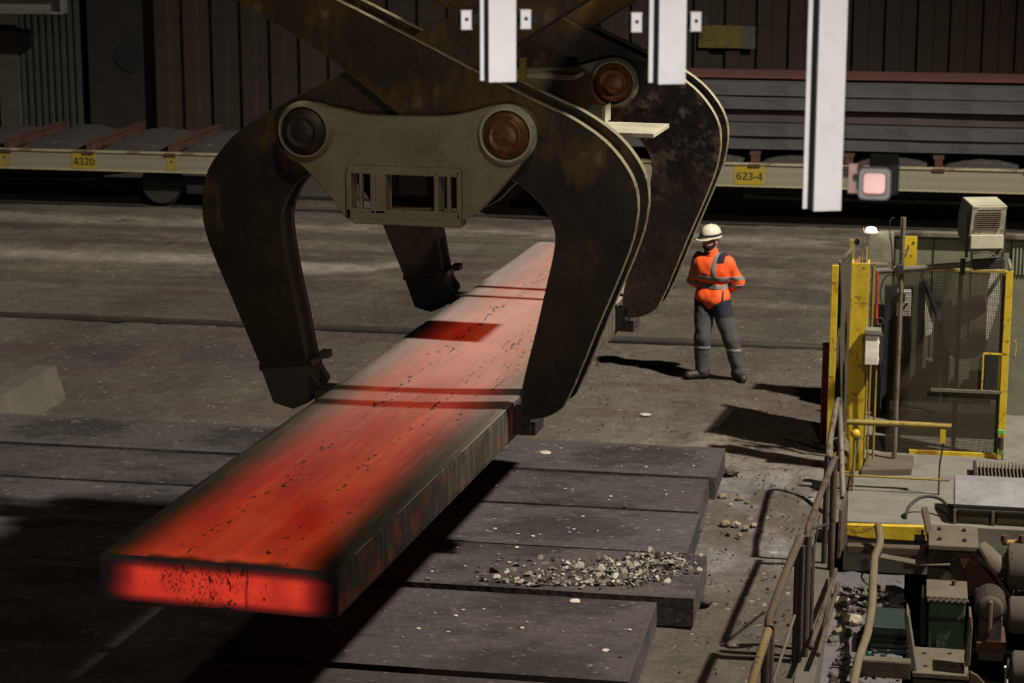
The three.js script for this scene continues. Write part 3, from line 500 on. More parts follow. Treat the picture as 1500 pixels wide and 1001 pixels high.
{ // track under the wagons and the plant rail sunk in the yard
  for (const [z, l] of [[-36.7, 'front wagon rail lost in the shadow under the wagons'], [-38.15, 'rear wagon rail lost in the shadow under the wagons']]) { const s = shapeOf([[-.06, 0], [.06, 0], [.06, .015], [.012, .03], [.012, .08], [.034, .09], [.034, .12], [-.034, .12], [-.034, .09], [-.012, .08], [-.012, .03], [-.06, .015]]); const o = part('wagon_rail', [slab2d(s, 36, 0).translate(0, 0, -18).rotateY(Math.PI / 2)], M.darkSteel, null); o.position.set(-9, -.085, z); tag(o, l, 'rail'); }
  const s = shapeOf(smooth([[-.05, -.05], [.05, -.05], [.045, .04], [.03, .065], [-.03, .065], [-.045, .04]], 3)); const t = thing('yard_rail', 'dark rail running across the dusty yard behind the worker', 'rail', [-9, -.02, -27.42]);
  part('rail_head', [slab2d(s, 27, 0).translate(0, 0, -13.5).rotateY(Math.PI / 2)], grain(.035, .029, .022, .6), t); part('groove', [box(27, .02, .05, 0, .022, .085, 0)], M.blackVoid, t, 'black groove in front of the rail');
  // dropped galvanised beam at top left and the yellow board on the wall
  const a = atZ(95, 18, -40.6), b = part('wall_duct', [box(5, .05, .3, 0, .03, 0, .01), box(5, .32, .05, 0, .2, -.12, .01), box(5, .04, .26, 0, .36, 0, .01), box(.05, .34, .28, 2.48, .2, 0, .01)], grain(.2, .2, .19, .5), null); b.position.set(a[0] - 2.5, a[1] - .04, -40.6); tag(b, 'grey steel duct on the wall at the top left corner', 'duct');
  const s0 = atZ(1023, 70, -41.8), s1 = atZ(1107, 38, -41.8), bd = thing('wall_board', 'faded yellow board on the dark wall behind the middle post', 'board', [(s0[0] + s1[0]) / 2, (s0[1] + s1[1]) / 2, -41.82]);
  part('board_panel', [box((s1[0] - s0[0]) * .78, s1[1] - s0[1], .03, -(s1[0] - s0[0]) * .11, 0, 0, .004)], grain(.115, .09, .012, .7, 0, wearTex), bd); part('board_end', [box((s1[0] - s0[0]) * .22, s1[1] - s0[1], .03, (s1[0] - s0[0]) * .39, -.01, 0, .004)], grain(.07, .072, .058), bd, 'grey end panel');
}

// ------------------------------------------------------------------ platform and the yellow-framed cage at the right
struct('trim_2', [box(4.2, .5, 6.4, 1.62, -.23, -23.2, .01)], grain(.15, .145, .125, .9));
{
  const z = -19.98, t = thing('platform_edge', 'worn yellow edge beam along the front of the concrete platform', 'edge beam', [0, 0, 0]);
  part('beam', [slab2d(shapeOf([...atPts([[1238, 766], [1386, 770], [1386, 787], [1350, 791], [1268, 786], [1238, 781]], z)]), .06, .006).translate(0, 0, z)], M.yellow, t);
}
function atPts(p, z) { return p.map(([x, y]) => { const q = atZ(x, y, z); return [q[0], q[1]]; }); }
const px2 = (x0, y0, x1, y1, z) => { const a = atZ(x0, y0, z), b = atZ(x1, y1, z); return [a[0], a[1], b[0], b[1]]; };
function wireMesh(w, h, step, r, hole) {   // woven screen in the xy plane from 0,0
  const gs = []; const vx = (x, y0, y1) => gs.push(new THREE.BoxGeometry(r, y1 - y0, r).translate(x, (y0 + y1) / 2, 0)), hx = (y, x0, x1) => gs.push(new THREE.BoxGeometry(x1 - x0, r, r).translate((x0 + x1) / 2, y, r));
  for (let x = step / 2; x < w; x += step) if (hole && x > hole[0] && x < hole[2]) { vx(x, 0, hole[1]); vx(x, hole[3], h); } else vx(x, 0, h);
  for (let y = step / 2; y < h; y += step * 1.0) if (hole && y > hole[1] && y < hole[3]) { hx(y, 0, hole[0]); if (hole[2] < w) hx(y, hole[2], w); } else hx(y, 0, w);
  return gs;
}
M.wire = grain(.05, .04, .024, .8);
{ // screen on the left, running away from the viewer
  const t = thing('mesh_screen', 'narrow grey mesh screen with a yellow upright at the left end of the cage', 'screen', [-.72, 0, -22.44], 0);
  const a = Math.atan2(.13, 1.05), g = new THREE.Group(); g.name = 'screen_frame'; g.rotation.y = Math.PI / 2 - a; t.add(g);
  part('upright', [box(.07, 2.02, .05, 0, 1.0, 0, .006)], M.yellow, t); part('upright', [box(.06, 2.1, .05, .135, 1.05, -1.06, .006)], M.yellowDull, t);
  part('top_rail', [box(1.06, .03, .03, .53, 1.99, 0, .004)], M.greyPipe, g); part('bottom_rail', [box(1.06, .03, .03, .53, .06, 0, .004)], M.greyPipe, g);
  part('wire_mesh', wireMesh(1.04, 1.96, .026, .011), M.wire, g).userData.kind = 'stuff';
  const p = thing('marker_post', 'red painted post at the end of the rail beside the cage', 'post', [-.8, 0, -22.9]); part('post', [box(.08, 1.06, .05, 0, .53, 0, .006)], M.red, p); part('cap', [box(.085, .02, .06, 0, 1.07, 0, .004)], M.darkSteel, p);
}
{ // wide yellow column
  const z = -21.75, [x0, y0, x1, y1] = px2(1237, 692, 1274, 386, z), w = x1 - x0, h = y1 - y0, t = thing('yellow_column', 'broad yellow steel column standing at the front of the cage', 'column', [x0 + w / 2, y0, z - .16]);
  part('web', [box(w, h, .02, 0, h / 2, .16, .003)], M.yellow, t);
  for (const s of [-1, 1]) part('flange', [box(.018, h, .2, s * (w / 2 - .01), h / 2, .05, .003)], M.yellow, t);
  part('edge_strip', [box(.02, h, .03, w * .5 + .045, h / 2, .12, .003)], M.yellowDull, t); part('base_plate', [box(w * 1.3, .02, .34, 0, .01, .04, .003)], M.yellowDull, t);
  const q = px2(1261, 386, 1272, 333, -22.5), u = thing('yellow_bracket', 'paired yellow uprights with a grey sheet behind the yellow column', 'bracket', [q[0], q[1] - .9, -22.5]);
  const L = (a, b, c, d, e) => { const k = px2(a, b, c, d, -22.5); return box(k[2] - k[0], k[3] - k[1], e, (k[0] + k[2]) / 2 - q[0], (k[1] + k[3]) / 2 - q[1] + .9, 0, .004); };
  part('upright', [L(1261, 440, 1265.5, 334, .05)], M.yellow, u); part('upright', [L(1266.5, 440, 1272, 340, .05)], M.yellow, u); part('sheet', [L(1272, 384, 1310, 341, .02).translate(0, 0, -.05)], M.greySheet, u, 'plain grey sheet'); part('side_knob', [rx(cyl(.03, .03, .05, 16), Math.PI / 2).translate(-.05, .9 + .22, -.03)], M.darkSteel, u); part('shelf', [L(1255, 388, 1300, 385, .2)], M.greyPipe, u);
  part('warning_triangle', [slab2d(shapeOf([[-.09, 0], [0, .085], [0, 0]]), .01, .001).translate(-.005, .9, .03)], grain(.7, .32, .16, .6), u);
  const dq = atZ(1276, 341, -22.44), dm = thing('beacon_dome', 'bright white dome cap on top of the yellow uprights', 'beacon', dq);
  part('dome', [lathe([[0, .062], [.03, .06], [.05, .05], [.064, .03], [.07, .012], [.068, 0], [0, 0]], 24)], mat({ color: col(.9, .9, .84), emissive: col(1, .98, .85), emissiveIntensity: .7, roughness: .3 }), dm, 'glowing dome'); part('dome_clip', [box(.03, .02, .03, .07, .03, 0, .003)], M.blackVoid, dm);
  const l = new THREE.PointLight(0xfffbe0, .25, 6); l.name = 'beacon_glow'; l.position.set(dq[0], dq[1] + .12, dq[2] + .02); scene.add(l);
  const yq = px2(1317, 392, 1344, 346.5, -22.9), yp = thing('yellow_plate', 'yellow mounting plate with a small white switch behind the pole', 'plate', [(yq[0] + yq[2]) / 2, yq[1], -22.9]);
  part('plate', [box(yq[2] - yq[0], yq[3] - yq[1], .02, 0, (yq[3] - yq[1]) / 2, 0, .003)], M.yellow, yp); part('switch_box', [box(.04, .08, .05, -.06, .16, .03, .006)], M.white, yp, 'white switch box'); part('red_lead', [pipe([[-.06, .12, .04], [-.04, .04, .05], [-.05, -.1, .04]], .01, 8, 12)], M.red, yp); part('dark_lever', [rod([0, .24, .03], [-.03, .12, .05], .008, 8)], M.darkSteel, yp);
  for (const [a, b] of [[-.06, .27], [.05, .27]]) part('hole', [rx(cyl(.012, .012, .01, 10), Math.PI / 2).translate(a, b, .012)], M.blackVoid, yp);
}
{ // front screen of the cage
  const z = -22.5, [x0, , x1] = px2(1296, 672, 1476, 396, z), t = thing('cage_front', 'large mesh cage front with a yellow post and a small yellow-framed hatch', 'cage', [x0, 0, z]), w = x1 - x0, h = 1.99;
  const hq = px2(1438, 571, 1473, 519, z), hole = [hq[0] - x0, hq[1], hq[2] - x0, hq[3]];
  part('wire_mesh', wireMesh(w, h, .017, .0066, hole), M.wire, t).userData.kind = 'stuff';
  part('yellow_post', [box(.075, h + .02, .06, w + .02, h / 2, 0, .006), box(.03, h - .1, .03, w - .03, h / 2, -.02, .004)], M.yellow, t);
  part('bottom_bar', [box(w * .78, .06, .04, w * .6, .035, .01, .004)], M.yellow, t); part('top_bar', [box(w, .03, .04, w / 2, h, 0, .004)], M.yellowDull, t);
  part('hatch_frame', [box(.018, hole[3] - hole[1], .03, hole[0], (hole[1] + hole[3]) / 2, .015, .003), box(hole[2] - hole[0], .018, .03, (hole[0] + hole[2]) / 2, hole[3], .015, .003)], M.yellow, t, 'yellow hatch frame');
  part('cross_bar', [box(w * .62, .035, .03, w * .69, hole[1] - .02, .015, .004)], M.greyPipe, t); part('mullion', [box(.04, h, .03, w * .6, h / 2, -.02, .004)], M.yellowDull, t);
  part('angle_cap', [box(.03, .04, .5, w + .03, h + .03, -.22, .004)], M.greySheet, t); part('latch', [pipe([[w + .09, 1.28, .03], [w + .115, 1.27, .05], [w + .115, 1.12, .05], [w + .09, 1.11, .03]], .006, 8, 12)], M.yellow, t);
  const c = thing('green_clamps', 'green-tagged clamp fittings hanging low on the cage post', 'clamp', [x1 + .01, .2, z + .09]); part('upper_tag', [box(.07, .05, .03, 0, .12, 0, .01)], grain(.1, .4, .1, .5), c); part('lower_tag', [box(.04, .06, .03, .01, -.1, 0, .01)], grain(.08, .25, .1, .5), c); part('clamp_body', [cyl(.03, .03, .12, 12)], M.darkSteel, c); part('rod', [rod([-.03, .05, 0], [-.03, -.19, 0], .01, 8), rod([.03, .05, 0], [.03, -.19, 0], .01, 8)], M.greyPipe, c);
}
{ // cabin behind the mesh, with what stands in front of it
  const z = -24.3, [x0, y0, x1, y1] = px2(1268, 640, 1600, 350, z), t = thing('control_cabin', 'grey-green steel cabin standing behind the mesh', 'cabin', [x0, 0, z]), w = x1 - x0;
  part('cabin_shell', [box(w, y1, .22, w / 2, y1 / 2, -.11, .02)], M.greyGreen, t);
  for (let i = 0; i < 6; i++) part('panel_seam', [box(.015, y1 - .1, .012, .25 + i * .42, y1 / 2, .004, .002)], M.darkSteel, t);
  part('roof_flashing', [box(w, .05, .1, w / 2, y1, .02, .006)], M.greyPipe, t);
  const r = px2(1483, 400, 1520, 352, z); part('ribbed_panel', Array.from({ length: 7 }, (_, i) => box(.02, .33, .02, r[0] - x0 + i * .04, r[1] + .15, .015, .003)), grain(.2, .21, .17, .6), t);
  const dk = (a, b, c, d, zz, n, m, tgt, dep = .1) => { const q = px2(a, b, c, d, zz); return part(n, [box(q[2] - q[0], q[3] - q[1], dep, (q[0] + q[2]) / 2 - x0, (q[1] + q[3]) / 2, zz - z - dep / 2, .006)], m, tgt); };
  dk(1338, 600, 1356, 412, -23.9, 'shade_panel', M.blackVoid, t); dk(1288, 640, 1338, 420, -24.1, 'shade_panel_wide', M.blackVoid, t); dk(1355, 560, 1392, 533, -24, 'louvre_panel', M.greyGreen, t, .25); dk(1390, 555, 1420, 525, -24.0, 'vent_box', M.greySheet, t, .2);  // the two black sheets are added to stand for shadows on the cabin
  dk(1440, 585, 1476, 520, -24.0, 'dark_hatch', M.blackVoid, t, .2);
  const tr2 = thing('guard_plate', 'tall tapering perforated white plate behind the right of the mesh', 'plate', [0, 0, -22.9]);
  const tri = (pts, zz) => slab2d(shapeOf(atPts(pts, zz)), .02, .002); part('plate', [tri([[1451, 395], [1465, 395], [1464, 440], [1447, 497], [1443, 497], [1446, 430]], -22.9)], M.white, tr2);
  const tr3 = thing('guard_plate', 'small tapering white plate behind the middle of the mesh', 'plate', [0, 0, -22.9]); part('plate', [tri([[1355, 438], [1366, 478], [1364, 489], [1355, 493]], -22.9)], M.white, tr3);
  const cq = px2(1313, 463, 1335, 427, -22.8), cb = thing('control_box', 'small white control box with a dark display and yellow sticker behind the mesh', 'control box', [(cq[0] + cq[2]) / 2, cq[1], -22.8]), cw = cq[2] - cq[0], ch = cq[3] - cq[1];
  part('case', [box(cw, ch, .1, 0, ch / 2, -.05, .008)], M.white, cb); part('display', [box(cw * .5, ch * .3, .012, -cw * .2, ch * .74, .003, .002)], M.blackVoid, cb, 'dark display'); part('sticker', [box(cw * .26, cw * .26, .008, -cw * .16, ch * .36, .002, .002)], M.yellow, cb); part('key_switch', [rx(cyl(.012, .012, .03, 10), Math.PI / 2).translate(cw * .2, ch * .5, .008)], M.darkSteel, cb); part('bracket', [box(.03, cq[1] + .1, .03, 0, -cq[1] / 2 + .05, -.08, .004)], M.darkSteel, cb);
  const sh = thing('shadow_rods', 'dark slanting pipe added for a shadow inside the cage', 'brace', [0, 0, -23.6]); const A = atZ(1350, 400, -23.6), B = atZ(1376, 470, -23.6), C = atZ(1376, 640, -23.6); part('shadow_rod', [rod([A[0], A[1], 0], [B[0], B[1], 0], .03), rod([B[0], B[1], 0], [C[0], C[1], 0], .03)], M.darkSteel, sh);  // pipe added in place of a slanting shadow on the cabin
  const mc = thing('shade_mass', 'dark bulky mass added for the shade behind the mesh', 'machine', [0, 0, -23.7]); part('arm', [slab2d(shapeOf(smooth(atPts([[1382, 460], [1440, 430], [1442, 452], [1402, 478], [1400, 500], [1442, 480], [1442, 510], [1398, 520], [1384, 500]], -23.7), 3)), .2, .01)], M.darkSteel, mc);  // dark shapes added in place of shadows behind the mesh
  part('column', [faceBox(1362, 640, 1386, 440, -23.8, .15).translate(0, 0, 23.7)], M.darkSteel, mc); part('shade_base', [faceBox(1300, 664, 1470, 600, -23.2, .4).translate(0, 0, 23.7)], M.darkSteel, mc);  // dark base block added to dim the floor inside the cage
}
{ // pole, boom and heater
  const z = -22, b = atZ(1309, 690, z), tp = atZ(1311.5, 318, z), t = thing('standpipe', 'slim grey standpipe with a looped black hose, its boom crossing the top of the cage', 'pole', [b[0], 0, z]), L = (x, y, dz = 0) => { const q = atZ(x, y, z); return [q[0] - b[0], q[1], dz]; };
  part('pole', [rod([0, 0, 0], [0, tp[1], 0], .026, 14)], M.greyPipe, t); part('foot', [cyl(.07, .07, .02, 20).translate(0, .02, 0)], M.greyPipe, t);
  part('boom', [rod(L(1284, 397, .03), L(1428, 386, .03), .03, 14)], M.greyPipe, t); part('boom_box', [bar(L(1424, 387, .03), L(1472, 384, .03), .1, .1)], M.darkSteel, t); part('clamp', [box(.075, .1, .09, ...L(1318, 394, .03), .006), box(.05, .16, .06, ...L(1410, 390, .03), .006)], M.darkSteel, t);
  part('hose', [pipe([L(1311, 319), L(1305, 321, .02), L(1303, 335, .03), L(1306, 360, .04), L(1308, 392, .05), L(1309, 402, .05), L(1300, 402, .05), L(1292, 415, .05), L(1290, 435, .05), L(1296, 446, .05), L(1306, 430, .05), L(1316, 412, .05), L(1314, 402, .05)], .007, 8, 80)], M.blackVoid, t, 'looped black hose');
  const rh = thing('red_hose', 'red cable hanging in the gap beside the yellow column', 'cable', [0, 0, -21.9]); const R = (x, y, d = 0) => { const q = atZ(x, y, -21.9); return [q[0], q[1], d]; };
  part('cable', [pipe([R(1285, 398), R(1285, 420, .01), R(1284, 450), R(1284, 470, .01), R(1286, 478)], .015, 8, 30)], M.red, rh); part('plug', [rod(R(1286, 476), R(1290, 492, .03), .03, 12), new THREE.TorusGeometry(.035, .008, 8, 20).translate(...R(1289, 470, .04))], M.darkSteel, rh); part('lower_cable', [pipe([R(1290, 490), R(1288, 520, .02), R(1291, 560), R(1289, 600)], .008, 8, 20)], M.blackVoid, rh);
  // heater: a hood leaning forward on two legs
  const hz = -21.85, hl = atZ(1418, 370, hz), hr = atZ(1470, 370, hz), hw = hr[0] - hl[0], h = thing('heater_hood', 'grey box heater with a grilled slanting front, on legs over the cage', 'heater', [hl[0] + hw / 2, .05, hz], .24);
  const Y = (y) => atZ(1440, y, hz)[1], y0 = Y(371), y1 = Y(351), y2 = Y(307), prof = [[0, y0], [.02, y1 - .01], [-.02, y1], [.06, y2], [-.3, y2 + .03], [-.42, y1 + .12], [-.4, y1 - .05], [-.2, y0]];
  const s = shapeOf(prof.map(([a, b]) => [-a, b])), sg = slab2d(s, hw, .004).rotateY(Math.PI / 2).translate(-hw / 2, 0, 0);
  part('hood', [sg], M.greyGreenLight = grain(.36, .35, .27, .6), h);
  const fa = new THREE.Group(); fa.name = 'front_grille'; fa.position.set(0, (y1 + y2) / 2, .025); fa.rotation.x = Math.atan2(.08, y2 - y1); h.add(fa); const fh = y2 - y1, fw = hw;
  part('frame', [box(fw, .035, .012, 0, fh / 2 - .02, .004, .002), box(fw, .05, .012, 0, -fh / 2 + .026, .004, .002), box(.055, fh, .012, -fw / 2 + .028, 0, .004, .002), box(.05, fh, .012, fw / 2 - .026, 0, .004, .002)], grain(.5, .48, .38, .6), fa); part('recess', [box(fw * .75, fh * .7, .008, 0, .01, .002, .001)], M.blackVoid, fa);
  part('grille_wires', wireMesh(fw * .7, fh * .68, .022, .007).map((g) => g.translate(-fw * .35, -fh * .32, .008)), grain(.28, .24, .18, .6), fa).userData.kind = 'stuff';
  for (const k of [-.14, .16]) part('screw', [rx(cyl(.008, .008, .01, 8), Math.PI / 2).translate(k * fw * 1.6, -fh / 2 + .026, .012)], M.darkSteel, fa);
  part('trough', [box(hw * .96, y1 - y0, .05, 0, (y0 + y1) / 2, .01, .006)], grain(.45, .43, .34, .6), h, 'pale lower lip'); const yb = Y(388); for (const k of [-1, 1]) part('leg', [box(.025, y2 - yb - .1, .03, k * (hw / 2 + .012), (y2 + yb) / 2 - .03, -.04, .003)], M.darkSteel, h); part('side_shade', [slab2d(shapeOf(prof.map(([a, b]) => [-a, b])), .01, .001).rotateY(Math.PI / 2).translate(-hw / 2 - .012, 0, 0)], M.darkSteel, h); part('nest_of_wire', [pipe([[-.15, y0 - .06, 0], [0, y0 - .03, .02], [.1, y0 - .07, 0], [.18, y0 - .02, -.02]], .008, 6, 20), rod([.06, yb + .02, 0], [.18, y0, -.03], .012, 8)], M.dust, h);
  const wq = px2(1266, 534, 1288, 491, -21.6), ww = wq[2] - wq[0], wh = wq[3] - wq[1], wb = thing('junction_box', 'white junction box with a grey lid fixed to the yellow column', 'junction box', [(wq[0] + wq[2]) / 2, wq[1], -21.62]);
  part('case', [box(ww, wh, .12, 0, wh / 2, -.02, .008)], M.white, wb); part('lid', [box(ww * 1.15, .05, .16, .005, wh + .03, -.02, .006)], M.greySheet, wb, 'grey lid'); part('side_block', [box(.04, wh * .95, .1, ww / 2 + .02, wh / 2, -.04, .006)], M.darkSteel, wb); for (const k of [-.04, .05]) part('conduit', [rod([k, 0, -.03], [k, -1.0, -.05], .012, 8)], M.yellowDull, wb); for (const k of [.2, .75]) part('hinge', [box(.012, .03, .01, ww / 2 + .002, wh * k, .03, .003)], M.white, wb);
}
{ // on the platform
  const s = [[1262, 690], [1335, 688], [1339, 669], [1272, 664]].map(([x, y]) => atY(x, y, .08)), t = part('step_plate', [rx(slab2d(shapeOf(s.map((p) => [p[0], -p[2]])), .07, .004), -Math.PI / 2).translate(0, .02, 0)], M.dust, null); tag(t, 'thin dusty step plate lying on the platform by the pole foot', 'plate');
  const z = -21.0, R = (x, y, zz = z, d = 0) => { const q = atZ(x, y, zz); return [q[0], q[1], zz + d]; }, h = thing('yellow_handrail', 'yellow and grey handrail with a thin lower rail across the platform', 'handrail', [0, 0, 0]);
  part('top_rail', [rod(R(1241, 618), R(1394, 625), .03, 14)], M.yellowDull, h); part('lower_rail', [rod(R(1236, 696), R(1390, 704), .012, 8)], M.yellowDull, h); part('upright', [rod(R(1254, 620), R(1246, 766), .014, 8)], M.yellowDull, h); part('chain', [pipe([R(1382, 640), R(1380, 660, z, .02), R(1376, 690), R(1374, 765)], .008, 6, 20)], M.darkSteel, h); part('bracket', [box(.055, .14, .02, ...R(1381, 639, z, .02), .004)], M.yellow, h, 'yellow hanging bracket'); part('knob', [new THREE.SphereGeometry(.05, 16, 12).translate(...R(1253, 635))], M.yellow, h); part('stay', [rod(R(1236, 752), R(1258, 640), .012, 8)], M.greyPipe, h);
  const g0 = [[1430, 706], [1520, 712], [1520, 678], [1430, 676]].map(([x, y]) => atY(x, y, .12)), gt = thing('floor_grating', 'dark steel grating with parallel bars on the right of the platform', 'grating', [g0[0][0], .12, g0[0][2]]), gw = g0[1][0] - g0[0][0], gd = g0[0][2] - g0[3][2];
  part('tray', [box(gw, .04, gd, gw / 2, -.08, -gd / 2, .004)], M.blackVoid, gt); for (let i = 0; i < 17; i++) part('bar', [box(.012, .06, gd, .02 + i * gw / 16.5, -.02, -gd / 2, .002)], M.greyPipe, gt); part('rim', [box(gw, .09, .03, gw / 2, -.035, .01, .004), box(.03, .09, gd, 0, -.035, -gd / 2, .004)], M.darkSteel, gt); part('lip', [box(gw, .03, .06, gw / 2 + .2, -.09, .06, .004)], M.white, gt);
  const cz = -20.1, c0 = atZ(1398, 745, cz), cv = thing('machine_cover', 'blue-grey dusty machine cover with framed openings underneath', 'cover', [c0[0], 0, cz]), K = (x, y) => { const q = atZ(x, y, cz); return [q[0] - c0[0], q[1]]; };
  const yA = K(1400, 745)[1], yB = K(1400, 716)[1]; part('top', [slab2d(shapeOf([[0, yA], [.03, yA + .05], [-.35, yB - .02], [-.55, yB - .02], [-.55, yA - .05], [-.05, yA - .03]].map(([a, b]) => [-a, b])), 1.3, .006).rotateY(Math.PI / 2)], grain(.2, .2, .215, .6), cv); part('frame_rail', [box(1.3, .025, .03, .65, yA - .005, .02, .004), box(1.3, .04, .05, .65, K(1400, 773)[1], .02, .004)], M.darkSteel, cv); for (const x of [1399, 1455, 1512]) part('frame_post', [box(.03, yA - K(1400, 790)[1], .04, K(x, 745)[0], (yA + K(1400, 790)[1]) / 2, .02, .004)], M.greyPipe, cv); for (const [a, b] of [[1404, 1450], [1460, 1506]]) { const p = K(a, 770), q = K(b, 750); part('opening_panel', [box(q[0] - p[0], q[1] - p[1], .02, (p[0] + q[0]) / 2, (p[1] + q[1]) / 2, -.08, .003)], grain(.2, .17, .1, .7), cv); }
  const hz = -20.15, hp = thing('hoop_rail', 'bent black hoop rail at the front edge of the platform', 'hoop rail', [0, 0, hz]), HP = (x, y, d = 0) => { const q = atZ(x, y, hz); return [q[0], q[1], d]; }; part('hoop', [pipe([HP(1327, 766), HP(1327, 756), HP(1334, 744, -.1), HP(1352, 737, -.2), HP(1375, 739, -.2), HP(1389, 748, -.1), HP(1392, 764)], .016, 10, 40)], M.darkSteel, hp);
}

// ------------------------------------------------------------------ rusty railing along the pit
const atX = (x, y, X) => { const d = ray(x, y), k = X / d.x; return [X, CAM_H + d.y * k, d.z * k]; };
M.postPipe = grain(.04, .032, .026, .8, 0, wearTex); M.flaked = grain(.15, .11, .045, .8, 0, wearTex);
function railing(label, pts, legs, m, r = .028) {   // pts [px, py, height]
  const t = thing('pit_railing', label, 'railing', [0, 0, 0]), p = pts.map(([x, y, h]) => atY(x, y, h)); part('handrail', [pipe(p, r, 12, 40, .25)], m, t);
  legs.forEach(([x, y, h, yb, rr2 = r * .9], i) => { const a = atY(x, y, h); part('post', [rod([a[0], yb, a[2]], a, rr2, 12)], i % 2 ? M.rustPipe : M.postPipe, t); });
  return t;
}
railing('far rusty railing section, pale and bent, beside the red post', [[1213, 672, .98], [1217, 640, 1], [1224, 600, 1.02], [1228, 586, 1.02], [1229.5, 592, .95], [1232, 650, .6], [1235, 730, .2]], [[1212, 668, 1, -.05]], M.greyPipe);
railing('middle rusty railing section with paired brown posts', [[1223, 672, 1], [1213, 695, 1], [1196, 740, 1], [1185, 772, 1], [1183, 788, .95], [1184, 830, .7]], [[1183, 785, 1, -.05, .034], [1222, 676, 1, -.05, .03], [1190, 800, .86, -.1]], M.rustPipe);
railing('near rusty railing section with worn yellow paint', [[1173, 787, 1], [1162, 812, 1], [1140, 870, 1], [1127, 907, 1], [1127, 922, .97]], [[1171, 790, 1, -.05, .034], [1129, 915, .98, -.05], [1176, 800, .96, -.2, .02]], M.rustPipe, .032);
railing('nearest railing end with flaking yellow paint at the bottom edge', [[1125, 925, 1], [1115, 955, 1], [1102, 1000, 1], [1090, 1040, 1]], [[1122, 935, .98, -.1]], M.flaked, .032);
{ const t = thing('cross_rods', 'thin rusty rods crossing between the railing posts', 'rod', [0, 0, 0]); part('rod', [rod(atY(1132, 1001, .35), atY(1168, 890, .4), .012, 8)], M.dust, t); part('rod', [rod(atY(1187, 775, .98), atY(1214, 768, .8), .012, 8)], M.darkSteel, t); part('rod', [rod(atY(1187, 950, .25), atY(1224, 835, .1), .02, 8)], M.rustPipe, t); part('rod', [rod(atY(1198, 960, .15), atY(1228, 855, -.05), .02, 8)], M.rustPipe, t);
  const p = thing('leaning_plate', 'bent dusty plate leaning against the inside of the railing', 'plate', [0, 0, 0]); part('plate', [pipe([atY(1228, 640, .5), atY(1236, 655, .4), atY(1230, 680, .3)], .06, 10, 16)], M.dust, p); part('sheet', [slab2d(shapeOf([[0, 0], [.5, .02], [.46, .5], [.06, .44]]), .03, .004).rotateY(Math.PI / 2 - .1).translate(-.52, -.1, -19.2)], M.rustPipe, p);
  const q = thing('ground_hose', 'thin dusty pipe lying on the ground toward the red post', 'pipe', [0, 0, 0]); part('pipe', [pipe([atY(1150, 641, .02), atY(1178, 648, .02), atY(1205, 655, .03), atY(1222, 655, .05)], .02, 8, 24)], M.dust, q); part('coupling', [rod(atY(1194, 652, .03), atY(1202, 654, .03), .035, 12)], M.darkSteel, q);
}
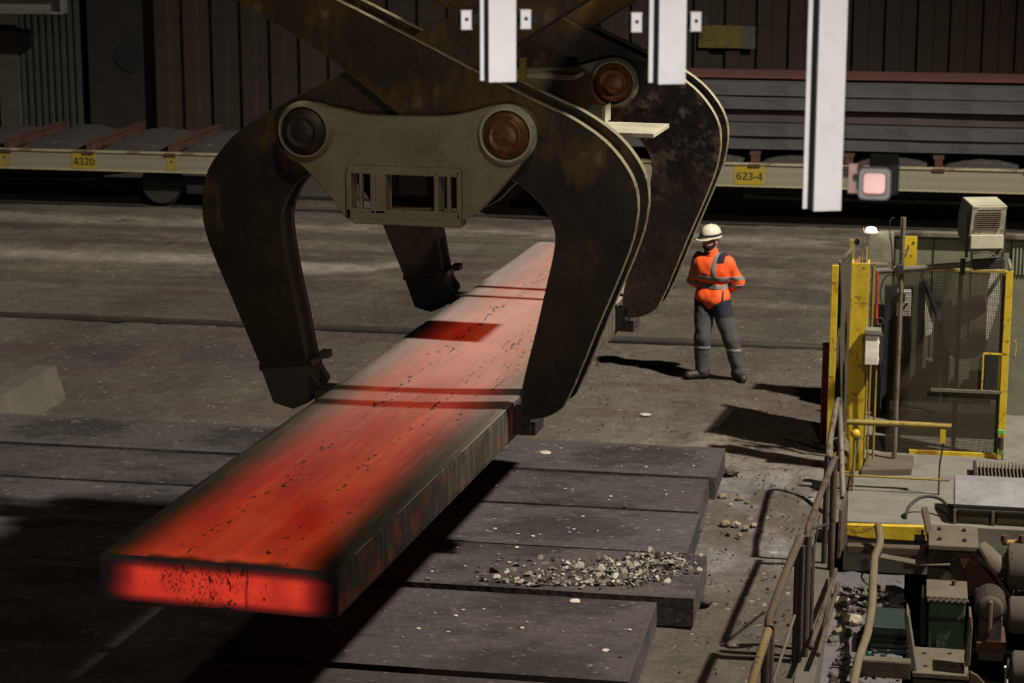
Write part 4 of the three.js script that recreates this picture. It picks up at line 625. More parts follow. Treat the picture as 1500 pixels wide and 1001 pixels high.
// ------------------------------------------------------------------ roller table drive in the pit
{
  const z = -19.0, t = thing('roller_bracket', 'large dusty roller bracket with a sloped red-brown cheek in the pit', 'bracket', [0, 0, z]), fb = (a, b, c, d, dz, dep, r) => { const q = px2(a, b, c, d, z + dz); return box(q[2] - q[0], q[3] - q[1], dep, (q[0] + q[2]) / 2, (q[1] + q[3]) / 2, dz - dep / 2, r); }, sp = (pts, dz, dep) => slab2d(shapeOf(atPts(pts, z + dz)), dep, .006).translate(0, 0, dz - dep);
  part('body', [fb(1358, 870, 1430, 806, 0, .5)], M.darkDust = grain(.05, .041, .032, .95, 0, wearTex), t);
  const yt = atZ(1390, 806, z)[1]; const tx0 = atZ(1362, 806, z)[0], tx1 = atZ(1431, 806, z)[0]; part('top_plate', [box(tx1 - tx0 + .03, .05, .62, (tx0 + tx1) / 2, yt + .025, -.28, .01)], M.dust, t, 'sand-covered top plate');
  for (const [a, b] of [[-.12, -.12], [.1, -.12], [-.12, -.42], [.1, -.42]]) part('bolt', [cyl(.02, .022, .03, 6).translate((tx0 + tx1) / 2 + a, yt + .06, b)], M.darkSteel, t);
  part('cheek', [sp([[1405, 818], [1432, 806], [1476, 866], [1480, 886], [1420, 868]], .02, .06)], M.rust, t, 'red-brown sloped cheek'); part('edge_bar', [bar([...atZ(1434, 800, z).slice(0, 2), .04], [...atZ(1482, 878, z).slice(0, 2), .04], .07, .03)], M.rustPipe, t); part('lug', [rx(lathe([[.05, 0], [.07, .01], [.07, .07], [.05, .08], [.05, 0]], 24), Math.PI / 2).translate(...atZ(1437, 868, z).slice(0, 2), 0)], M.darkDust, t);
  const gd = thing('curved_guard', 'dusty half-round guard cover over the coupling', 'guard', [0, 0, z - .1]), ga = atZ(1436, 797, z - .1); const ring = []; for (let i = 0; i <= 16; i++) { const q = Math.PI * (i / 16 * 1.1 - .05); ring.push([Math.cos(q) * .105, Math.sin(q) * .105]); } for (let i = 16; i >= 0; i--) { const q = Math.PI * (i / 16 * 1.1 - .05); ring.push([Math.cos(q) * .092, Math.sin(q) * .092]); }
  const ax = V(.72, -.5, .42).normalize(), sx = V(0, 1, 0).cross(ax).normalize(), fm = new THREE.Matrix4().makeBasis(sx, ax.clone().cross(sx), ax), turnG = (g) => g.applyMatrix4(fm).translate(ga[0] - .02, ga[1] - .06, 0); part('cover', [turnG(slab2d(shapeOf(ring), .3, .003))], M.dust, gd); part('coupling', [turnG(rx(cyl(.055, .055, .34, 20), Math.PI / 2).translate(0, 0, .15))], M.darkSteel, gd);
  const gm = thing('gear_motor', 'green gear motor housing with a dusty ribbed top', 'motor', [0, 0, -18.4]), gz = -18.4, g2 = (a, b, c, d, dz, dep, r = .01) => { const q = px2(a, b, c, d, gz + dz); return box(q[2] - q[0], q[3] - q[1], dep, (q[0] + q[2]) / 2, (q[1] + q[3]) / 2, dz - dep / 2, r); };
  part('housing', [g2(1358, 958, 1415, 880, 0, .42, .015)], M.green, gm); part('side_case', [g2(1347, 945, 1359, 875, -.08, .34, .015)], M.greenDark, gm); part('seam', [g2(1371, 950, 1374, 885, .01, .02, .002), g2(1360, 909, 1414, 907, .01, .02, .002)], M.greenDark, gm);
  const gt = atZ(1387, 880, gz)[1], gx0 = atZ(1358, 880, gz)[0], gx1 = atZ(1416, 880, gz)[0]; part('dusty_top', [box(gx1 - gx0 + .02, .04, .46, (gx0 + gx1) / 2, gt + .02, -.21, .012)], M.dust, gm); for (let i = 0; i < 7; i++) part('dust_fold', [rod([gx0 + .01 + i * .05, gt - .01, .02], [gx0 + .05 + i * .05, gt + .015, .02], .016, 8)], M.dust, gm); part('bolt', [cyl(.018, .018, .05, 8).translate((gx0 + gx1) / 2 + .06, gt + .06, -.3)], M.rust, gm);
  const mz = -18.2, mt = thing('pump_motor', 'round-topped brown motor on a stepped base right of the green housing', 'motor', [0, 0, mz]), m2 = (a, b, c, d, dz, dep, r = .012) => { const q = px2(a, b, c, d, mz + dz); return box(q[2] - q[0], q[3] - q[1], dep, (q[0] + q[2]) / 2, (q[1] + q[3]) / 2, dz - dep / 2, r); };
  const mc = atZ(1451, 893, mz), mr = (atZ(1471, 893, mz)[0] - atZ(1431, 893, mz)[0]) / 2; part('drum', [rx(lathe([[0, .02], [mr * .7, .02], [mr, 0], [mr, -.34], [mr * .8, -.38], [0, -.38]], 32), Math.PI / 2).translate(mc[0], mc[1], 0)], M.darkDust, mt); for (let i = 0; i < 5; i++) part('cooling_rib', [rx(lathe([[mr, 0], [mr + .02, .004], [mr + .02, .014], [mr, .018]], 32), Math.PI / 2).translate(mc[0], mc[1], -.05 - i * .06)], M.darkDust, mt);
  part('terminal_strip', [m2(1446, 930, 1455, 882, .04, .06)], grain(.13, .1, .06, .9), mt); part('pedestal', [m2(1433, 945, 1469, 905, 0, .34)], M.darkDust, mt); part('base', [m2(1429, 958, 1474, 944, .05, .46)], M.rust, mt); part('foot', [m2(1432, 968, 1470, 957, .07, .5)], M.darkDust, mt);
  const rolls = [['upper dark roller at the right picture edge beside the curved guard', 1472, 862, 1530, 800, -19.0], ['middle dark roller at the right edge beside the brown motor', 1474, 926, 1540, 878, -18.0], ['lower roller at the bottom right corner', 1478, 1006, 1540, 958, -17.0], ['roller half hidden in the shadow under the upper roller', 1486, 905, 1540, 850, -19.4]];
  for (const [lab, a, b, c, d, rz2] of rolls) { const q = px2(a, b, c, d, rz2), r = (q[3] - q[1]) / 2, o = thing('table_roller', lab, 'roller', [q[0], (q[1] + q[3]) / 2, rz2]); part('barrel', [rz(lathe([[0, 0], [r * .7, 0], [r, -.03], [r, -1.4], [0, -1.4]], 36), Math.PI / 2)], M.darkDust, o); part('end_cap', [rz(cyl(r * .55, r * .6, .03, 28), Math.PI / 2).translate(-.01, 0, 0)], M.darkSteel, o); }
  const pz = -17.4, pl2 = thing('base_plate', 'dusty bolted plate on a pedestal with two upright ears in the foreground pit', 'plate', [0, 0, pz]), p2 = (pts, dz, dep) => slab2d(shapeOf(atPts(pts, pz + dz)), dep, .006).translate(0, 0, dz - dep), q0 = atZ(1336, 990, pz), q1 = atZ(1419, 990, pz);
  part('plate', [box(q1[0] - q0[0], .045, .62, (q0[0] + q1[0]) / 2, q0[1] + .01, -.3, .008)], M.dust, pl2, 'sand-covered plate'); part('pedestal', [box(q1[0] - q0[0] - .02, .7, .56, (q0[0] + q1[0]) / 2, q0[1] - .37, -.3, .01)], M.darkDust, pl2); for (const [a, b] of [[-.12, -.15], [.1, -.18], [-.13, -.45], [.08, -.48]]) part('bolt_hole', [cyl(.02, .02, .01, 10).translate((q0[0] + q1[0]) / 2 + a, q0[1] + .034, b)], M.blackVoid, pl2);
  part('upright_ear', [p2([[1333, 984], [1343, 984], [1331, 904], [1328, 898], [1325, 906]], -.02, .26)], M.dust, pl2); part('upright_ear', [p2([[1413, 978], [1421, 976], [1425, 920], [1423, 904], [1420, 904], [1419, 922]], -.02, .26)], M.dust, pl2); part('end_wing', [p2([[1420, 984], [1432, 990], [1450, 1010], [1420, 1010]], 0, .03)], M.rustPipe, pl2);
  const tz = -17.9, ty = thing('green_tank', 'dark green ribbed tank under the bent pipe', 'tank', [0, 0, tz]), t2 = (a, b, c, d, dz, dep, r = .01) => { const q = px2(a, b, c, d, tz + dz); return box(q[2] - q[0], q[3] - q[1], dep, (q[0] + q[2]) / 2, (q[1] + q[3]) / 2, dz - dep / 2, r); };
  part('tank', [t2(1272, 1010, 1332, 926, 0, .45, .02)], M.greenDark, ty); for (const y of [930, 938, 946, 954]) part('rib', [t2(1274, y + 2, 1330, y, .012, .03, .003)], M.greenDark, ty); part('rim', [t2(1272, 929, 1333, 921, .02, .5)], M.greenDark, ty); part('teal_valve', [cyl(.03, .035, .09, 12).translate(...atZ(1275, 960, tz).slice(0, 2), .06)], grain(.03, .2, .16, .5), ty, 'teal valve');
  const cz = -17.1, ch = thing('channel_beam', 'brown channel beam crossing in front of the green tank', 'beam', [0, 0, cz]); const ca = px2(1252, 990, 1334, 972, cz); part('web', [box(ca[2] - ca[0], ca[3] - ca[1], .03, (ca[0] + ca[2]) / 2, (ca[1] + ca[3]) / 2, 0, .004)], M.rustPipe, ch); part('flange', [box(ca[2] - ca[0], .015, .1, (ca[0] + ca[2]) / 2, ca[3], -.04, .003)], M.dust, ch);
  const bp = thing('bent_pipe', 'pale rusty bent pipe rising from the pit in front of the platform', 'pipe', [0, 0, 0]); part('pipe', [pipe([[1286, 770, -19.3], [1289, 785, -19.2], [1288, 800, -19.1], [1281, 818, -18.9], [1279, 850, -18.5], [1277, 890, -18], [1270, 930, -17.5], [1258, 965, -17.1], [1250, 1005, -16.8], [1246, 1040, -16.5]].map(([x, y, zz]) => atZ(x, y, zz)), .036, 14, 60, .3)], M.pipeDust = grain(.12, .095, .06, .9), bp);
  const tb = thing('tie_beam', 'flat dark tie beam running from the railing to the roller bracket', 'beam', [0, 0, 0]); part('beam', [bar(atZ(1240, 803, -19.3), atZ(1362, 808, -19.3), .1, .08)], M.rustPipe, tb); part('bent_strip', [bar(atZ(1290, 815, -19.1), atZ(1350, 826, -19.05), .12, .015), bar(atZ(1350, 826, -19.05), atZ(1392, 826, -19.0), .12, .015)], M.dust, tb);
  const pst = thing('square_post', 'short leaning square post beside the sand-covered top plate', 'post', [0, 0, 0]); part('post', [bar(atZ(1365, 798, -19.3), atZ(1354, 745, -19.6), .06, .06, [1, 0, 0])], M.rustPipe, pst); part('pivot', [rz(cyl(.04, .04, .1, 16), Math.PI / 2).translate(...atZ(1347, 790, -19.5)), cyl(.012, .012, .08, 8).translate(...atZ(1351, 783, -19.5))], M.darkSteel, pst);
  const gp = thing('grease_pipe', 'yellowish pipe behind the curved guard at the right edge', 'pipe', [0, 0, 0]); part('pipe', [rod(atZ(1468, 795, -19.7), atZ(1520, 796, -19.7), .028, 12)], M.yellowDull, gp); for (const x of [1471, 1497]) part('nut', [cyl(.03, .035, .06, 6).translate(...atZ(x, 789, -19.66))], M.rust, gp);
  const vl = thing('chrome_valve', 'small shiny valve stem near the bottom right corner', 'valve', atZ(1474, 1000, -17.2)); part('stem', [cyl(.014, .014, .16, 12).translate(0, .04, 0)], M.galv, vl); part('cap', [cyl(.024, .02, .03, 12).translate(0, .12, 0)], M.galv, vl);
  const hm = thing('wire_loop', 'thin bent wire loop by the bent pipe', 'wire', [0, 0, 0]); part('loop', [pipe([[1277, 836], [1266, 838], [1262, 846], [1270, 856], [1278, 858]].map(([x, y]) => atZ(x, y, -18.9)), .009, 8, 24)], M.darkSteel, hm);
}

// ------------------------------------------------------------------ the worker
const cap = (p, a, b, r1, r2) => { const dx = b[0] - a[0], dy = b[1] - a[1], dz = b[2] - a[2], px = p[0] - a[0], py = p[1] - a[1], pz = p[2] - a[2]; let h = (px * dx + py * dy + pz * dz) / (dx * dx + dy * dy + dz * dz + 1e-9); h = h < 0 ? 0 : h > 1 ? 1 : h; const ex = px - dx * h, ey = py - dy * h, ez = pz - dz * h; return Math.sqrt(ex * ex + ey * ey + ez * ez) - (r1 + (r2 - r1) * h); };
const smin = (a, b, k) => { const h = Math.max(k - Math.abs(a - b), 0) / k; return Math.min(a, b) - h * h * k * .25; };
function meshSDF(f, c, half, res) {
  const mc = new MarchingCubes(res, new THREE.MeshStandardMaterial(), false, false, 200000); mc.isolation = 0; mc.reset();
  const p = [0, 0, 0], cell = 2 * half / res, B = 5, at = (i, k) => c[k] + i * cell - half;
  for (let z0 = 0; z0 < res; z0 += B) for (let y0 = 0; y0 < res; y0 += B) for (let x0 = 0; x0 < res; x0 += B) {   // blocks far from the surface take one value
    p[0] = at(x0 + 2, 0); p[1] = at(y0 + 2, 1); p[2] = at(z0 + 2, 2); const d = f(p), deep = Math.abs(d) > cell * B * 1.3 + .02;
    for (let z = z0; z < Math.min(res, z0 + B); z++) for (let y = y0; y < Math.min(res, y0 + B); y++) for (let x = x0; x < Math.min(res, x0 + B); x++) { let v = d; if (!deep) { p[0] = at(x, 0); p[1] = at(y, 1); p[2] = at(z, 2); v = f(p); } mc.field[x + y * res + z * res * res] = -v; }
  }
  mc.update(); const n = mc.count, pos = new Float32Array(n * 3), nor = new Float32Array(n * 3);
  for (let i = 0; i < n * 3; i++) { pos[i] = mc.positionArray[i] * half + c[i % 3]; nor[i] = mc.normalArray[i]; }
  const g = new THREE.BufferGeometry(); g.setAttribute('position', new THREE.BufferAttribute(pos, 3)); g.setAttribute('normal', new THREE.BufferAttribute(nor, 3)); g.setAttribute('uv', new THREE.BufferAttribute(new Float32Array(n * 2), 2));
  const mm = mergeVertices(g, 1e-5); mm.computeVertexNormals(); return mm.toNonIndexed();
}
{
  const o = atY(1045, 553, 0), t = thing('person', 'worker in orange hi-vis jacket and white helmet standing with hands behind the back, looking left', 'person', [o[0], 0, o[2]], YAW);
  const J = { hl: [-.12, .92, -.03], kl: [-.145, .5, .05], al: [-.14, .1, .0], hr: [.06, .92, .05], kr: [.19, .5, .12], ar: [.285, .1, .1], pel: [-.03, .96, 0], chest: [-.035, 1.3, 0], nk: [-.05, 1.5, 0], hd: [-.07, 1.68, .02], sl: [-.2, 1.42, -.09], sr: [.135, 1.42, .1], el: [-.25, 1.16, -.2], wl: [-.0, .98, -.23], er: [.275, 1.17, .0], wr: [.12, 1.0, -.16] };
  const sd = [.87, 0, .5];   // across the shoulders
  const off = (p, k) => [p[0] + sd[0] * k, p[1], p[2] + sd[2] * k];
  const torso = (p, e) => smin(cap(p, off(J.chest, -.075), off(J.chest, .075), .12 + e, .12 + e), smin(cap(p, off([-.03, 1.0, 0], -.055), off([-.03, 1.0, 0], .055), .115 + e, .115 + e), cap(p, off([-.045, 1.43, 0], -.13), off([-.045, 1.43, 0], .13), .06 + e, .06 + e), .1), .12);
  const legs = (p, e) => Math.min(smin(cap(p, J.hl, J.kl, .085 + e, .06 + e), cap(p, J.kl, J.al, .06 + e, .042 + e), .04), smin(cap(p, J.hr, J.kr, .085 + e, .06 + e), cap(p, J.kr, J.ar, .06 + e, .042 + e), .04));
  const arms = (p, e) => Math.min(smin(cap(p, J.sl, J.el, .055 + e, .043 + e), cap(p, J.el, J.wl, .043 + e, .03 + e), .03), smin(cap(p, J.sr, J.er, .055 + e, .043 + e), cap(p, J.er, J.wr, .043 + e, .03 + e), .03));
  const feet = (p) => Math.min(cap(p, [-.12, .05, -.0], [-.3, .035, .05], .045, .035), cap(p, [.275, .05, .07], [.33, .035, .24], .045, .035));
  const fd = V(-.84, -.08, .54).normalize(), fu = V(0, 1, 0).addScaledVector(fd, -fd.y).normalize(), fr = V().crossVectors(fu, fd);   // face axes
  const face = (x, y, z) => [J.hd[0] + fr.x * x + fu.x * y + fd.x * z, J.hd[1] + fr.y * x + fu.y * y + fd.y * z, J.hd[2] + fr.z * x + fu.z * y + fd.z * z];
  const toF = (p) => { const a = p[0] - J.hd[0], b = p[1] - J.hd[1], c = p[2] - J.hd[2]; return [a * fr.x + b * fr.y + c * fr.z, a * fu.x + b * fu.y + c * fu.z, a * fd.x + b * fd.y + c * fd.z]; };
  const ell = (q, c, r) => { const x = (q[0] - c[0]) / r[0], y = (q[1] - c[1]) / r[1], z = (q[2] - c[2]) / r[2], k = Math.sqrt(x * x + y * y + z * z); return (k - 1) * Math.min(...r); };
  const headF = (p) => { const q = toF(p); let d = smin(ell(q, [0, .02, -.012], [.078, .1, .098]), ell(q, [0, -.055, .03], [.056, .066, .066]), .04); d = smin(d, cap(q, [0, .005, .088], [0, -.03, .108], .011, .016), .018); d = smin(d, cap(q, [-.03, .022, .078], [.03, .022, .078], .013, .013), .02); d = smin(d, cap(q, [-.018, -.062, .088], [.018, -.062, .088], .008, .008), .012);
    d = Math.max(d, -ell(q, [-.03, .004, .094], [.013, .009, .012])); d = Math.max(d, -ell(q, [.03, .004, .094], [.013, .009, .012])); for (const s of [-1, 1]) d = smin(d, ell(q, [s * .08, -.005, -.012], [.012, .032, .02]), .01); return d; };
  const neck = (p) => cap(p, J.nk, face(0, -.06, -.02), .058, .052);
  const body = (p) => smin(smin(smin(torso(p, -.015), legs(p, -.012), .05), Math.min(arms(p, -.008), feet(p)), .03), smin(neck(p), headF(p), .03), .03);
  const hand = (w, d, u) => { const fw = V(...d).normalize(), up = V(...u).normalize(), sx = V().crossVectors(up, fw), at = (x, y, z) => [w[0] + sx.x * x + up.x * y + fw.x * z, w[1] + sx.y * x + up.y * y + fw.y * z, w[2] + sx.z * x + up.z * y + fw.z * z];
    const c = [[at(-.024, 0, 0), at(-.028, 0, .075), .016, .014], [at(0, 0, 0), at(0, 0, .08), .018, .014], [at(.022, 0, 0), at(.026, 0, .075), .016, .013]]; const fl = [.05, .056, .052, .04]; for (let k = 0; k < 4; k++) { const x = -.03 + k * .02; c.push([at(x, 0, .08), at(x * 1.05, -.012, .08 + fl[k] * .55), .0095, .009], [at(x * 1.05, -.012, .08 + fl[k] * .55), at(x * 1.05, -.038, .08 + fl[k] * .85), .009, .0075]); } c.push([at(-.028, 0, .02), at(-.058, -.012, .055), .014, .011], [at(-.058, -.012, .055), at(-.055, -.028, .085), .011, .008]);
    return (p) => c.reduce((m, k) => smin(m, cap(p, ...k), .008), 9); };
  const hA = hand(J.wr, [-.75, -.3, -.2], [-.2, .3, -.9]), hB = hand(J.wl, [.8, -.25, .05], [.1, .3, -.95]);
  const skin = mat({ color: col(.42, .22, .13), roughness: .6 }), navy = mat({ color: col(.012, .014, .026), roughness: .9 }), orange = mat({ color: col(.95, .11, .018), roughness: .75, bumpMap: bumpTex, bumpScale: .004 }), reflective = mat({ color: col(.2, .2, .2), roughness: .45 }), grey = mat({ color: col(.05, .051, .05), roughness: .9 }), boot = mat({ color: col(.025, .021, .018), roughness: .6 });
  part('body', [meshSDF(body, [0, .93, 0], 1.0, 150), meshSDF((p) => Math.min(hA(p), hB(p)), [.03, .95, -.22], .19, 110), meshSDF((p) => smin(headF(p), neck(p), .03), [J.hd[0], 1.66, J.hd[2]], .2, 110)], skin, t);
  const wob = (p, a) => a * (N2(p[0] * 9 + 3, p[1] * 8 + p[2] * 5, 2) - .5);
  const jk = (p) => { let d = smin(torso(p, .035 + .02 * st(1.25, .85, p[1])), arms(p, .022), .035); return d + wob(p, .022); };
  const hem = (p) => Math.min(.93, Math.max(.775, .85 + .32 * (p[0] + .04)));
  const jacket = part('jacket', [meshSDF((p) => Math.max(jk(p), hem(p) - p[1], p[1] - 1.495 - .01), [0, 1.15, -.03], .42, 120)], orange, t);
  const collar = (p) => Math.max(cap(p, [-.05, 1.46, 0], [-.062, 1.575, .01], .095, .08), 1.45 - p[1], p[1] - 1.575 + .35 * Math.max(0, toF(p)[2]));
  part('collar', [meshSDF((p) => Math.max(collar(p), -cap(p, [-.05, 1.5, 0], [-.065, 1.62, .01], .066, .062)), [-.05, 1.52, 0], .16, 60)], orange, jacket);
  const bandF = (f) => meshSDF((p) => Math.max(jk(p) - .006, -(jk(p) + .012), f(p)), [0, 1.15, -.03], .42, 120), armsOnly = (p) => arms(p, .03) + .0;
  part('reflective_band', [bandF((p) => Math.min(Math.abs(p[1] - 1.135 + .04 * (p[0] + .03)) - .024, Math.abs(p[1] - 1.235 + .02 * p[0]) - .024))], reflective, jacket, 'grey reflective band');
  part('shoulder_band', [bandF((p) => { const s = (p[0] + .035) * sd[0] + p[2] * sd[2]; return Math.max(Math.min(Math.abs(s - .08), Math.abs(s + .2)) - .024, 1.235 - p[1]); })], reflective, jacket, 'grey reflective band');
  part('shoulder_patch', [bandF((p) => { const s = (p[0] + .035) * sd[0] + p[2] * sd[2]; return Math.max(s - .19, .105 - s, 1.43 - p[1]); })], navy, jacket, 'navy shoulder patch');
  part('front_flap', [meshSDF((p) => Math.max(Math.abs(jk(p)) - .012, Math.abs((p[0] + .1)) - .026, .755 - p[1], p[1] - .9, -p[2]), [-.1, .84, .12], .14, 70)], orange, jacket); part('pocket_edge', [bandF((p) => Math.max(Math.abs(p[0] - .07 - .14 * (p[1] - 1.0) + .4 * (p[1] - 1) * (p[1] - 1)) - .012, p[1] - 1.09, .9 - p[1], -p[2]))], navy, jacket, 'navy pocket edge');
  part('undershirt', [meshSDF((p) => Math.max(smin(torso(p, .03), legs(p, .036), .08), .775 - p[1], p[1] - .98), [-.02, .88, 0], .32, 90)], navy, t, 'navy hem below the jacket');
  part('neck_warmer', [meshSDF((p) => Math.max(cap(p, [-.05, 1.44, .0], face(0, -.12, .03), .068, .06), p[1] - 1.555), [-.06, 1.53, .02], .15, 60)], navy, t, 'dark neck warmer');
  part('beard', [meshSDF((p) => { const q = toF(p); return Math.max(headF(p) - .007, q[1] + .05 - .25 * Math.max(0, .05 - q[2]), -.045 + .0 - q[2] + .03, -ell(q, [0, -.052, .105], [.022, .006, .02])); }, [J.hd[0], 1.64, J.hd[2]], .17, 80)], mat({ color: col(.02, .015, .012), roughness: 1 }), t, 'dark beard');
  for (const s of [-1, 1]) { const e = face(s * .03, .004, .086); part('eye', [new THREE.SphereGeometry(.011, 14, 10).translate(...e)], mat({ color: col(.5, .48, .45), roughness: .2 }), t); const i = face(s * .03, .004, .095); part('iris', [new THREE.SphereGeometry(.005, 10, 8).translate(...i)], M.blackVoid, t); }
  const trs = part('trousers', [meshSDF((p) => Math.max(smin(legs(p, .038), torso(p, .006), .06) + wob(p, .025), p[1] - .9, .07 - p[1]), [.06, .5, .03], .5, 120)], grey, t);
  part('reflective_band', [meshSDF((p) => Math.max(smin(legs(p, .038), torso(p, .006), .06) + wob(p, .025) - .006, Math.abs(p[1] - .385 + .05 * p[0]) - .016), [.06, .38, .06], .4, 100)], reflective, trs, 'grey reflective band');
  for (const [h, to, an] of [[[-.11, .06, -.01], [-.305, .042, .05], J.al], [[.272, .06, .06], [.335, .042, .245], J.ar]]) part('boot', [meshSDF((p) => Math.max(smin(cap(p, h, to, .062, .048), cap(p, [an[0], .16, an[2]], h, .058, .06), .04), .004 - p[1]), [(h[0] + to[0]) / 2, .1, (h[2] + to[2]) / 2], .2, 60)], boot, t);
  const hel = new THREE.Group(); hel.name = 'helmet'; t.add(hel); hel.position.set(...face(0, .045, -.008)); hel.quaternion.setFromRotationMatrix(new THREE.Matrix4().makeBasis(fr, fu, fd)); const wh = mat({ color: col(.62, .585, .45), roughness: .35 });
  const dome = lathe([[.128, -.012], [.13, -.005], [.124, .01], [.12, .05], [.104, .1], [.07, .132], [.03, .143], [0, .145], [0, .138], [.1, .092], [.116, .01], [.122, -.012], [.128, -.012]], 36).scale(.92, 1, 1.1); part('shell', [dome], wh, hel);
  part('visor', [slab2d(shapeOf(smooth([[-.11, -.08], [-.085, -.16], [0, -.195], [.085, -.16], [.11, -.08], [0, -.1]], 5)), .01, .002).rotateX(-Math.PI / 2).scale(1, 1, 1).rotateX(.12).translate(0, -.002, 0)], wh, hel);
  part('ridge', [new THREE.TorusGeometry(.118, .012, 8, 24, 2.4).rotateZ(.37).rotateY(Math.PI / 2).scale(1, 1.12, 1).translate(0, .006, 0)], wh, hel); part('goggle_strap', [lathe([[.128, .016], [.132, .02], [.13, .04], [.124, .042], [.122, .016], [.128, .016]], 32).scale(.93, 1, 1.1)], navy, hel, 'dark goggle strap'); part('chin_strap', [pipe([[-.1, 0, .0], [-.085, -.08, .02], [-.04, -.14, .055], [0, -.155, .06], [.04, -.14, .055], [.085, -.08, .02], [.1, 0, 0]], .004, 6, 30)], navy, hel);
}

// ------------------------------------------------------------------ rubble, flakes and chips
function chunkGeo(k, flat) { const g = mergeVertices(new THREE.IcosahedronGeometry(1, 1).deleteAttribute('uv').deleteAttribute('normal')), p = g.attributes.position; for (let i = 0; i < p.count; i++) { const s = .6 + .7 * N2(p.getX(i) * 2.1 + k * 13, p.getY(i) * 2.3 + p.getZ(i) * 1.7, 2); p.setXYZ(i, p.getX(i) * s, p.getY(i) * s * flat, p.getZ(i) * s); } const h = g.toNonIndexed(); h.computeVertexNormals(); return metric(h); }
const chunks = [0, 1, 2, 3].map((k) => chunkGeo(k, .62)), flakes = [4, 5, 6].map((k) => chunkGeo(k, .14));
const stoneM = [grain(.2, .16, .11, 1), grain(.085, .072, .058, 1), grain(.3, .26, .21, 1), grain(.04, .036, .033, .9)], paleM = grain(.5, .47, .42, .8);
function chunk(px, py, h, s, m, geo, name, label, group) { const q = atY(px, py, h), o = shadow(new THREE.Mesh(geo, m)); o.name = numbered(name); o.position.set(q[0], h + s * (geo === flakes[0] || geo === flakes[1] || geo === flakes[2] ? .1 : .38), q[2]); o.rotation.y = rnd() * 6.3; o.scale.setScalar(s); scene.add(o); return tag(o, label, name === 'scale_flake' ? 'flake' : 'stone', group); }
chunk(1072, 694, 0, .085, stoneM[1], chunks[0], 'stone_chunk', 'large dark stone beside the end of the farthest cold slab');
chunk(1031, 886, 0, .075, stoneM[3], chunks[1], 'stone_chunk', 'black lump beside the end of the slab carrying the flake heap');
chunk(1024, 778, 0, .04, stoneM[3], chunks[2], 'stone_chunk', 'small black lump at the corner of the rusty slab end');
chunk(945, 608, 0, .06, paleM, flakes[0], 'scale_flake', 'bright white sliver alone on the open yard floor');
chunk(799, 664, .25, .06, paleM, flakes[1], 'scale_flake', 'thin pale sliver on the farthest cold slab');
chunk(842, 881, .25, .045, paleM, flakes[2], 'scale_flake', 'pale flake near the middle of the foreground slab');
chunk(887, 953, .25, .03, paleM, flakes[0], 'scale_flake', 'small pale flake low on the foreground slab');
const beige = ['beige stone just in front of the farthest slab end', 'beige stone right of the one by the farthest slab end', 'flat pale stone between the slab ends and the first pair of beige stones', 'small beige stone, the rightmost of the upper scatter', 'larger beige stone, leftmost of the lower scatter by the slab ends', 'pale stone in the middle of the lower scatter by the slab ends', 'beige stone right of the middle of the lower scatter', 'pale stone near the railing shadow in the lower scatter', 'dark little stone below the lower scatter on the left', 'tiny beige stone below the lower scatter in the middle', 'tiny beige stone at the right end of the lower scatter, nearest the railing shadow'];
[[1058, 730, .05, 0], [1084, 733, .045, 0], [1070, 741, .03, 2], [1095, 738, .03, 0], [1062, 770, .055, 0], [1078, 771, .045, 2], [1092, 776, .04, 0], [1104, 771, .035, 2], [1068, 783, .03, 1], [1083, 786, .028, 0], [1116, 779, .025, 0]].forEach(([x, y, s, m], i) => chunk(x, y, 0, s, stoneM[m], chunks[(x + y) % 4], 'stone_chunk', beige[i], 'beige stones by the slab ends'));
const pale = ['pale broken lump highest on the left of the rubble between railing and bent pipe', 'pale lump beside the bent pipe at the top of the rubble', 'beige lump in the middle left of the rubble', 'largest pale lump close to the bent pipe', 'beige lump low on the left of the rubble', 'dark small stone in the middle of the pale rubble', 'dark stone lowest on the left of the rubble by the rods'];
[[1232, 886, .08, 2], [1252, 880, .05, 2], [1235, 906, .06, 0], [1251, 913, .085, 2], [1229, 929, .06, 0], [1243, 899, .035, 1], [1219, 941, .045, 1]].forEach(([x, y, s, m], i) => chunk(x, y, -.5, s, stoneM[m], chunks[(x + y) % 4], 'stone_chunk', pale[i], 'pale lumps in the pit'));
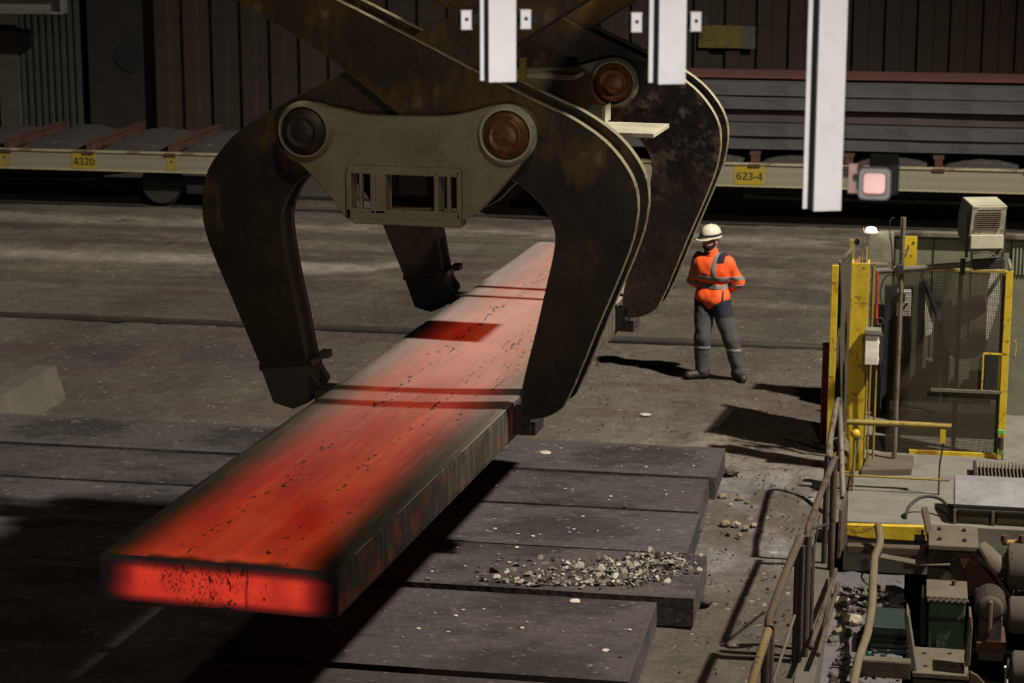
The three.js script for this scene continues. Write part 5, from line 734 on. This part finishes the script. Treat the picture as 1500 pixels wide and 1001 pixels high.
function pile(name, label, category, geos, m, spots) { // uncountable crumbs as one object
  const o = shadow(new THREE.InstancedMesh(mergeGeometries([geos]), m, spots.length)); o.name = numbered(name); const d = new THREE.Object3D(); spots.forEach(([x, y, z, s, e], i) => { d.position.set(x, y, z); d.rotation.set(rr(-e, e), rnd() * 6.3, rr(-e, e)); d.scale.setScalar(s); d.updateMatrix(); o.setMatrixAt(i, d.matrix); o.setColorAt(i, new THREE.Color().setScalar(rr(.2, 1.25) ** 1.4)); }); scene.add(o); return tag(o, label, category, null, 'stuff');
}
const spots = []; for (let i = 0; i < 1400; i++) { const a = rnd(), w = rnd() + rnd() + rnd() - 1.5, q = a < .55 ? atY(945 + w * 62, 836 - w * 10 + (rnd() + rnd() - 1) * 26, .27) : atY(690 + 230 * Math.sqrt(rnd()), 858 - 40 * rnd() ** 3, .27); const hh = a < .55 ? .05 * rnd() : .006; if (a < .55 && Math.abs(q[2] + 17.4) > .5) continue; spots.push([q[0], .274 + hh, Math.max(q[2], -17.9) > -16.9 ? -16.95 : q[2], rr(.004, .011) / (.25 + .75 * rnd()), .9]); }
pile('scale_pile', 'heap of pale scale flakes and crumbs on the cold slab', 'scale heap', flakes[1], grain(.4, .375, .335, .95), spots);
const gv = []; for (let i = 0; i < 900; i++) { const x = -7 + 8 * rnd(), z = -31 + 10 * rnd(); if (x > -.8 && z > -26.2) continue; gv.push([x, .012, z, rr(.005, .013), 1]); } for (let i = 0; i < 260; i++) gv.push([rr(-1.6, -.75), .012, rr(-21.5, -14), rr(.005, .015), 1]); for (let i = 0; i < 300; i++) gv.push([rr(-.5, .1), -.46, rr(-19.5, -15.5), rr(.01, .035), 1]);
pile('gravel', 'fine gravel and grit scattered over the yard floor', 'gravel', chunks[1], stoneM[1], gv);
const fs = []; for (let i = 0; i < 150; i++) { const z = [-21, -19.8, -18.6, -17.4, -15.9][i % 5] + rr(-.5, .5); fs.push([rr(-4.6, -1.95), z < -16.83 && z > -18 ? .276 : .256, z, rr(.006, .018), .1]); } pile('scale_chips', 'small pale scale chips strewn over the cold slabs', 'scale chips', flakes[2], paleM, fs);

renderer.render(scene, camera);
